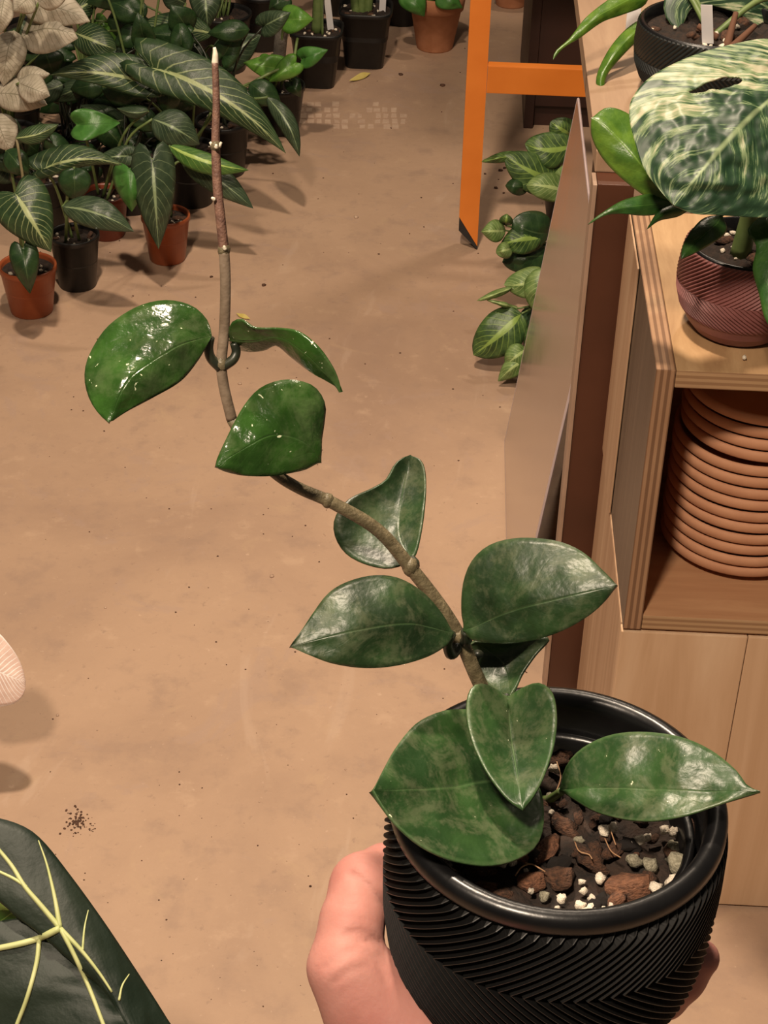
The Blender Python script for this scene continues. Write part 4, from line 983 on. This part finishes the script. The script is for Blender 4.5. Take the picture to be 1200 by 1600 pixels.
stm = ms + Vector((-0.006, 0.004, -.004)); v_, f_ = tube([stm, stm + Vector((.004, .0, .05)), stm + Vector((.006, -.01, .10))], [.010, .008, .007], 10, 10); mobj('stem', v_, f_, 'petiole_green', pm_)
cr = stm + Vector((.006, -.01, .10))
def hole(x, y):
    # long narrow split in the far half of the blade (negative inside)
    u = (x - 1117) / 43.0
    H = 10.5 * (0.22 + 0.78 * min(1, max(0, (u + 1) / 2)) ** 0.8)
    return u * u + ((y - (135 - 10 * u)) / H) ** 2 - 1
dm = dY(1100, 220, 1.40)
leaf('leaf', pm_, 'marbled_leaf', [(1235, 90), (1205, 62), (1150, 68), (1080, 88), (1020, 118), (990, 150), (983, 180), (993, 225), (1010, 270)], [(1300, 200), (1290, 290), (1250, 335), (1190, 340), (1120, 336), (1085, 334)], (1262, 110), (1052, 322), dm + .01, dm - .03, .03, .015, -.02, [(1200, 158), (1150, 205), (1090, 275)], 110, 50, .0007, .004, 201, hole)
petiole(pm_, cr, P(1262, 110, dm + .012), .0032, 'petiole_green', .03)
leaf('leaf', pm_, 'monstera_green_leaf', [(1030, 318), (985, 290), (945, 252), (925, 215)], [(1040, 265), (1010, 210), (985, 180), (950, 168)], (1062, 312), (924, 185), dm + .05, dm + .04, .01, .012, -.01, None, 26, 8, .0006, .002, 202)
petiole(pm_, cr, P(1062, 312, dm + .05), .0025, 'petiole_green', .02)
leaf('leaf', pm_, 'monstera_dark_leaf', [(1030, 303), (990, 308), (960, 320)], [(1050, 330), (1010, 337), (968, 334), (942, 338)], (1078, 318), (919, 351), dm + .06, dm + .03, .01, .004, -.015, None, 24, 6, .0006, .0015, 203)
leaf('leaf', pm_, 'monstera_dark_leaf', [(1055, 318), (1030, 328)], [(1060, 338), (1030, 345)], (1085, 322), (1010, 359), dm + .055, dm + .03, .006, .006, -.004, None, 18, 6, .0006, .001, 204)
leaf('leaf', pm_, 'monstera_dark_leaf', [(1098, 342), (1075, 368), (1066, 388)], [(1135, 362), (1105, 385), (1080, 398)], (1128, 335), (1064, 405), dm + .06, dm + .035, .006, .006, -.006, None, 20, 6, .0006, .0015, 205)
leaf('leaf', pm_, 'monstera_dark_leaf', [(1168, 360), (1182, 385), (1176, 420), (1186, 460), (1196, 500)], [(1230, 345), (1260, 380), (1270, 430), (1250, 490)], (1195, 332), (1220, 535), dm + .03, dm + .0, .01, .01, -.01, None, 24, 7, .0006, .002, 206)
for b in ((1078, 318), (1085, 322), (1128, 335), (1195, 332)): petiole(pm_, cr + Vector((0, 0, -.02)), P(*b, dm + .058 if b[0] < 1150 else dm + .03), .0022, 'petiole_green', .01)

# ------------------------------------------------------------------ charcoal pot on the table with its plant
tc = atz(1100, 150, TZ)
tp_ = thing('potted_monstera', 'green-leaved plant in the charcoal zigzag pot on the table', 'plant', Vector((tc.x, tc.y, TZ)))
TH = 0.085; tt = Vector((tc.x, tc.y, TZ + TH))
ridged_body('pot', tt, [(0, 0.082), (-0.025, 0.084), (-0.045, 0.082), (-0.063, 0.075), (-0.078, 0.064), (-0.0845, 0.056)], 90, 0.0016, -0.034, 12.0, 'charcoal_ridge', tp_, 26, .004, -.066)
lathe('inner_pot', [(0.062, -0.07), (0.0745, -0.012), (0.076, 0.001), (0.078, 0.002), (0.0815, 0.001), (0.0823, -0.003)], tt, 'black_gloss', tp_, 56)
ts = tt + Vector((0, 0, -.012)); soil(tp_, ts, .0750, .006, 12, 14, 'soil', 9, .004)
dt = dY(1000, 40, 2.02)
for i, (mt, L_, R_, b, tpx, d0, d1) in enumerate([
        ('monstera_green_leaf', [(985, -22), (950, 0), (915, 28), (890, 60), (868, 80)], [(1005, 10), (970, 24), (940, 35), (905, 60), (880, 75)], (1015, -8), (864, 94), dt, dt - .03),
        ('monstera_green_leaf', [(1020, 22), (985, 40), (955, 72), (935, 110), (932, 135)], [(1030, 36), (1000, 60), (972, 88), (950, 115), (944, 138)], (1045, 20), (946, 146), dt + .02, dt - .01),
        ('marbled_leaf', [(1215, 78), (1186, 45), (1150, 20), (1105, 8), (1080, 14), (1070, 34)], [(1230, -40), (1130, -50), (1052, -25), (1037, 8), (1044, 34)], (1262, 20), (1060, 45), dt - .02, dt - .05)]):
    leaf('leaf', tp_, mt, L_, R_, b, tpx, d0, d1, .008, .008, -.008, None, 24, 7, .0006, .002, 210 + i)
    petiole(tp_, ts + Vector((0, 0, -.004)), P(*b, d0), .003, 'petiole_green', .03)
for a, b in (((1135, 75), (1150, 20)), ((1120, 60), (1090, 40)), ((1140, 78), (1180, 40))):
    v_, f_ = tube([atz(*a, ts.z), P(*b, dY(*b, tc.y - .01))], [.005, .003], 8, 8); mobj('stem', v_, f_, 'bark_red', tp_)
tag_stick(tp_, (1106, 68), (1104, 8), tc.y - .04, 9)
# white strip standing behind the charcoal pot
ws = thing('white_label', 'small white label card standing at the far side of the charcoal pot', 'card', atz(986, 66, TZ))
a = atz(983, 70, TZ + .001); vs = [a + Vector((-.006, 0, 0)), a + Vector((.012, 0, 0)), a + Vector((.010, .006, .05)), a + Vector((-.006, .006, .05))]; vs += [v + Vector((0, .0015, 0)) for v in vs]
mobj('card', vs, [(0, 1, 2, 3), (7, 6, 5, 4), (0, 4, 5, 1), (1, 5, 6, 2), (2, 6, 7, 3), (3, 7, 4, 0)], 'tag_white', ws, False)

# ------------------------------------------------------------------ large dark leaf plant at the lower left
al = thing('alocasia', 'dark velvety leaf with bold cream veins in the lower left corner', 'plant', (-0.42, 1.12, 0))
dA = 1.25
def dal(x, y): return dA + (x - 95) * 0.0004 * (1 if x > 95 else -.6) - (y - 1450) * .0001
LA = dict(ns=40, nt=14)
leaf('leaf', al, 'alocasia_leaf', [(76, 1432), (40, 1409), (0, 1393), (-60, 1362), (-110, 1300), (-60, 1276), (-20, 1275), (30, 1288), (65, 1312), (110, 1368), (160, 1437), (212, 1515), (260, 1590), (300, 1660)], [(76, 1444), (40, 1435), (0, 1439), (-60, 1455), (-120, 1520), (-100, 1620), (-20, 1720), (100, 1800), (220, 1800)], (96, 1452), (320, 1800), dA, dA - .02, .03, .02, -.02, [(140, 1520), (190, 1590), (250, 1690)], 70, 14, .0007, .0020, 301)
AL = al.children[0]
_o = wloc(al)
_bv = BVHTree.FromPolygons([v.co + _o for v in AL.data.vertices], [tuple(p.vertices) for p in AL.data.polygons])
def vein(pts, w0, w1):
    q = []
    for p in catmull([(x, y, 0) for x, y in pts], 14):
        h = _bv.ray_cast(CAM, ray(p.x, p.y).normalized())
        q.append((h[0] if h[0] else P(p.x, p.y, dA)) + (CAM - P(p.x, p.y, dA)).normalized() * w1 * .4)
    v_, f_ = tube(q, [w0, (w0 + w1) / 2, w1], 24, 6); mobj('vein', v_, f_, 'vein_cream', AL)
vein([(94, 1450), (60, 1410), (38, 1384), (18, 1352), (-10, 1318)], .0020, .0013)
vein([(42, 1386), (20, 1372), (-12, 1357)], .0013, .0010)
vein([(94, 1450), (85, 1400), (73, 1350), (60, 1313)], .0020, .0004)
vein([(94, 1450), (55, 1468), (0, 1481), (-60, 1490)], .0026, .0021)
vein([(61, 1468), (57, 1505), (42, 1560), (25, 1605), (10, 1650)], .0018, .0015)
vein([(94, 1450), (115, 1490), (140, 1545), (162, 1602), (185, 1660)], .0017, .0014)
vein([(94, 1450), (128, 1486), (155, 1520), (175, 1550)], .0018, .0008)
vein([(129, 1485), (132, 1450), (138, 1422)], .0010, .0004)
vein([(186, 1563), (191, 1540), (202, 1522)], .0010, .0004)
leaf('leaf', al, 'arrow_leaf_new', [(60, 1372), (0, 1360), (-60, 1380)], [(70, 1450), (0, 1470), (-70, 1450)], (105, 1430), (-110, 1400), dA + .10, dA + .08, .01, .01, -.01, None, 24, 7, .0006, .002, 305)
pj = _bv.ray_cast(CAM, ray(94, 1450).normalized())[0]
lathe('pot', [(0, 0), (.055, 0), (.057, .003), (.074, .13), (.078, .131), (.078, .148), (.075, .15), (.070, .148), (.068, .1)], (-0.46, 0.98, 0), 'black_plastic', al, 40)
asoil = Vector((-0.46, 0.98, .138)); soil(al, asoil, .0695, .004, 8, 4, 'soil', 3, .004)
petiole(al, asoil + Vector((0, 0, -.004)), pj + Vector((-.002, .002, -.003)), .006, 'petiole_green', .02)
petiole(al, asoil + Vector((.01, .01, -.004)), P(105, 1430, dA + .10), .005, 'petiole_green', .02)

# ------------------------------------------------------------------ pale leaf at the left edge
pz = 0.17
pa = thing('pale_leaf_plant', 'pale pinkish leaf with fine ribs reaching in at the left edge', 'plant', atz(-150, 1130))
leaf('leaf', pa, 'pale_leaf', [(-40, 1000), (-10, 985), (15, 1008), (33, 1038)], [(-40, 1105), (0, 1104), (25, 1098), (38, 1082)], (-95, 1052), (40, 1064), dZ(-80, 1052, pz), dZ(40, 1064, pz - .01), .004, .008, -.01, None, 26, 8, .0006, .001, 310)
lathe('pot', [(0, 0), (.030, 0), (.032, .002), (.043, .075), (.046, .076), (.046, .088), (.044, .09), (.040, .088), (.038, .06)], pa.location, 'black_plastic', pa, 36)
soil(pa, pa.location + Vector((0, 0, .08)), .0395, .003, 5, 3, 'soil', 4, .003)
petiole(pa, pa.location + Vector((0, 0, .077)), P(-95, 1052, dZ(-80, 1052, pz)), .002, 'petiole_tan', .03)
leaf('leaf', pa, 'pale_leaf', [(-160, 1000), (-200, 1010)], [(-160, 1060), (-210, 1060)], (-130, 1040), (-260, 1040), dZ(-130, 1040, pz), dZ(-260, 1040, pz), .004, .004, -.01, None, 20, 6, .0006, .001, 311)
petiole(pa, pa.location + Vector((0, 0, .077)), P(-130, 1040, dZ(-130, 1040, pz)), .002, 'petiole_tan', .03)

# ------------------------------------------------------------------ marks and crumbs on the floor
rnd = random.Random(3)
def quad_tile(cx, cy, w_, h_):
    q = [atz(cx - w_ + rnd.uniform(-1, 1), cy - h_ + rnd.uniform(-.6, .6)), atz(cx + w_ + rnd.uniform(-1, 1), cy - h_ + rnd.uniform(-.6, .6)), atz(cx + w_ + rnd.uniform(-1, 1), cy + h_ + rnd.uniform(-.6, .6)), atz(cx - w_ + rnd.uniform(-1, 1), cy + h_ + rnd.uniform(-.6, .6))]
    up = Vector((0, 0, .0006)); vs = q + [v + up for v in q]
    mobj('tile_remnant', vs, [(4, 7, 6, 5), (0, 1, 5, 4), (1, 2, 6, 5), (2, 3, 7, 6), (3, 0, 4, 7)], 'tile_residue', FLOOR, False)
for x in range(458, 640, 13):
    for j, y in enumerate((163, 172, 181, 190, 198)):
        lo = 160 + 8 * math.sin((x - 440) / 40.0); 
        if x < 520 and y > 192: continue
        if 525 < x < 575 and y < 176: continue
        if x < 470 and (y < 170 or y > 185): continue
        if rnd.random() < .2 or (x > 618 and (y < 170 or y > 192)): continue
        quad_tile(x + rnd.uniform(-1.5, 1.5) + j * .8, y, rnd.uniform(3.5, 5.5), rnd.uniform(2.6, 3.8))
dl_ = leaf('fallen_leaf', None, 'dry_leaf', [(555, 119), (566, 113)], [(556, 126), (570, 122)], (545, 126), (579, 114), dZ(545, 126, .006), dZ(579, 114, .006), 0, 0, -.002, None, 10, 3, .0004, .0005, 1)
tag(dl_, 'small yellow fallen leaf on the floor by the black pots', 'leaf')
d2 = leaf('fallen_leaf', None, 'dry_leaf', [(375, 490), (383, 491)], [(374, 495), (383, 498)], (369, 489), (391, 498), dZ(369, 489, .004), dZ(391, 498, .004), 0, 0, -.001, None, 10, 3, .0004, .0003, 2)
tag(d2, 'tiny tan leaf scrap on the floor right of the vine', 'leaf')
def crumbs(name, label, spots, mat):
    vs, fs = [], []
    for px, py, s in spots:
        c = atz(px, py); r = s * dZ(px, py, 0) / F
        bm = bmesh.new(); bmesh.ops.create_icosphere(bm, subdivisions=1, radius=r)
        b = len(vs)
        for v in bm.verts: vs.append(c + Vector((v.co.x * rnd.uniform(.7, 1.3), v.co.y * rnd.uniform(.7, 1.3), max(0, v.co.z * .6 + r * .2))))
        for f in bm.faces: fs.append(tuple(b + v.index for v in f.verts))
        bm.free()
    return tag(mobj(name, vs, fs, mat, FLOOR), label, None, None, 'stuff')
sp = [(120 + rnd.gauss(0, 9), 1282 + rnd.gauss(0, 11), rnd.uniform(.8, 2.4)) for _ in range(90)] + [(140 + rnd.gauss(0, 6), 1294 + rnd.gauss(0, 6), rnd.uniform(.7, 1.6)) for _ in range(20)]
crumbs('soil_crumbs', 'dark spill of soil crumbs on the floor', sp, 'dirt')
sp = [(rnd.uniform(60, 900), rnd.uniform(60, 1580), rnd.uniform(.6, 1.8)) for _ in range(230)] + [(692, 134, 4.5), (626, 117, 4), (782, 267, 4), (788, 263, 3), (775, 294, 3.5), (787, 302, 2.5), (758, 272, 2.5), (412, 446, 4), (330, 433, 3), (485, 1385, 2.5)]
crumbs('floor_crumbs', 'scattered dark specks on the concrete', sp, 'dirt')
sp = [(rnd.uniform(60, 780), rnd.uniform(420, 1580), rnd.uniform(.6, 1.6)) for _ in range(130)] + [(425, 901, 4), (165, 950, 2.5), (556, 340, 4), (375, 600, 3.5), (90, 1118, 2.5)]
crumbs('floor_grit', 'scattered pale grit on the concrete', sp, 'tile_residue')
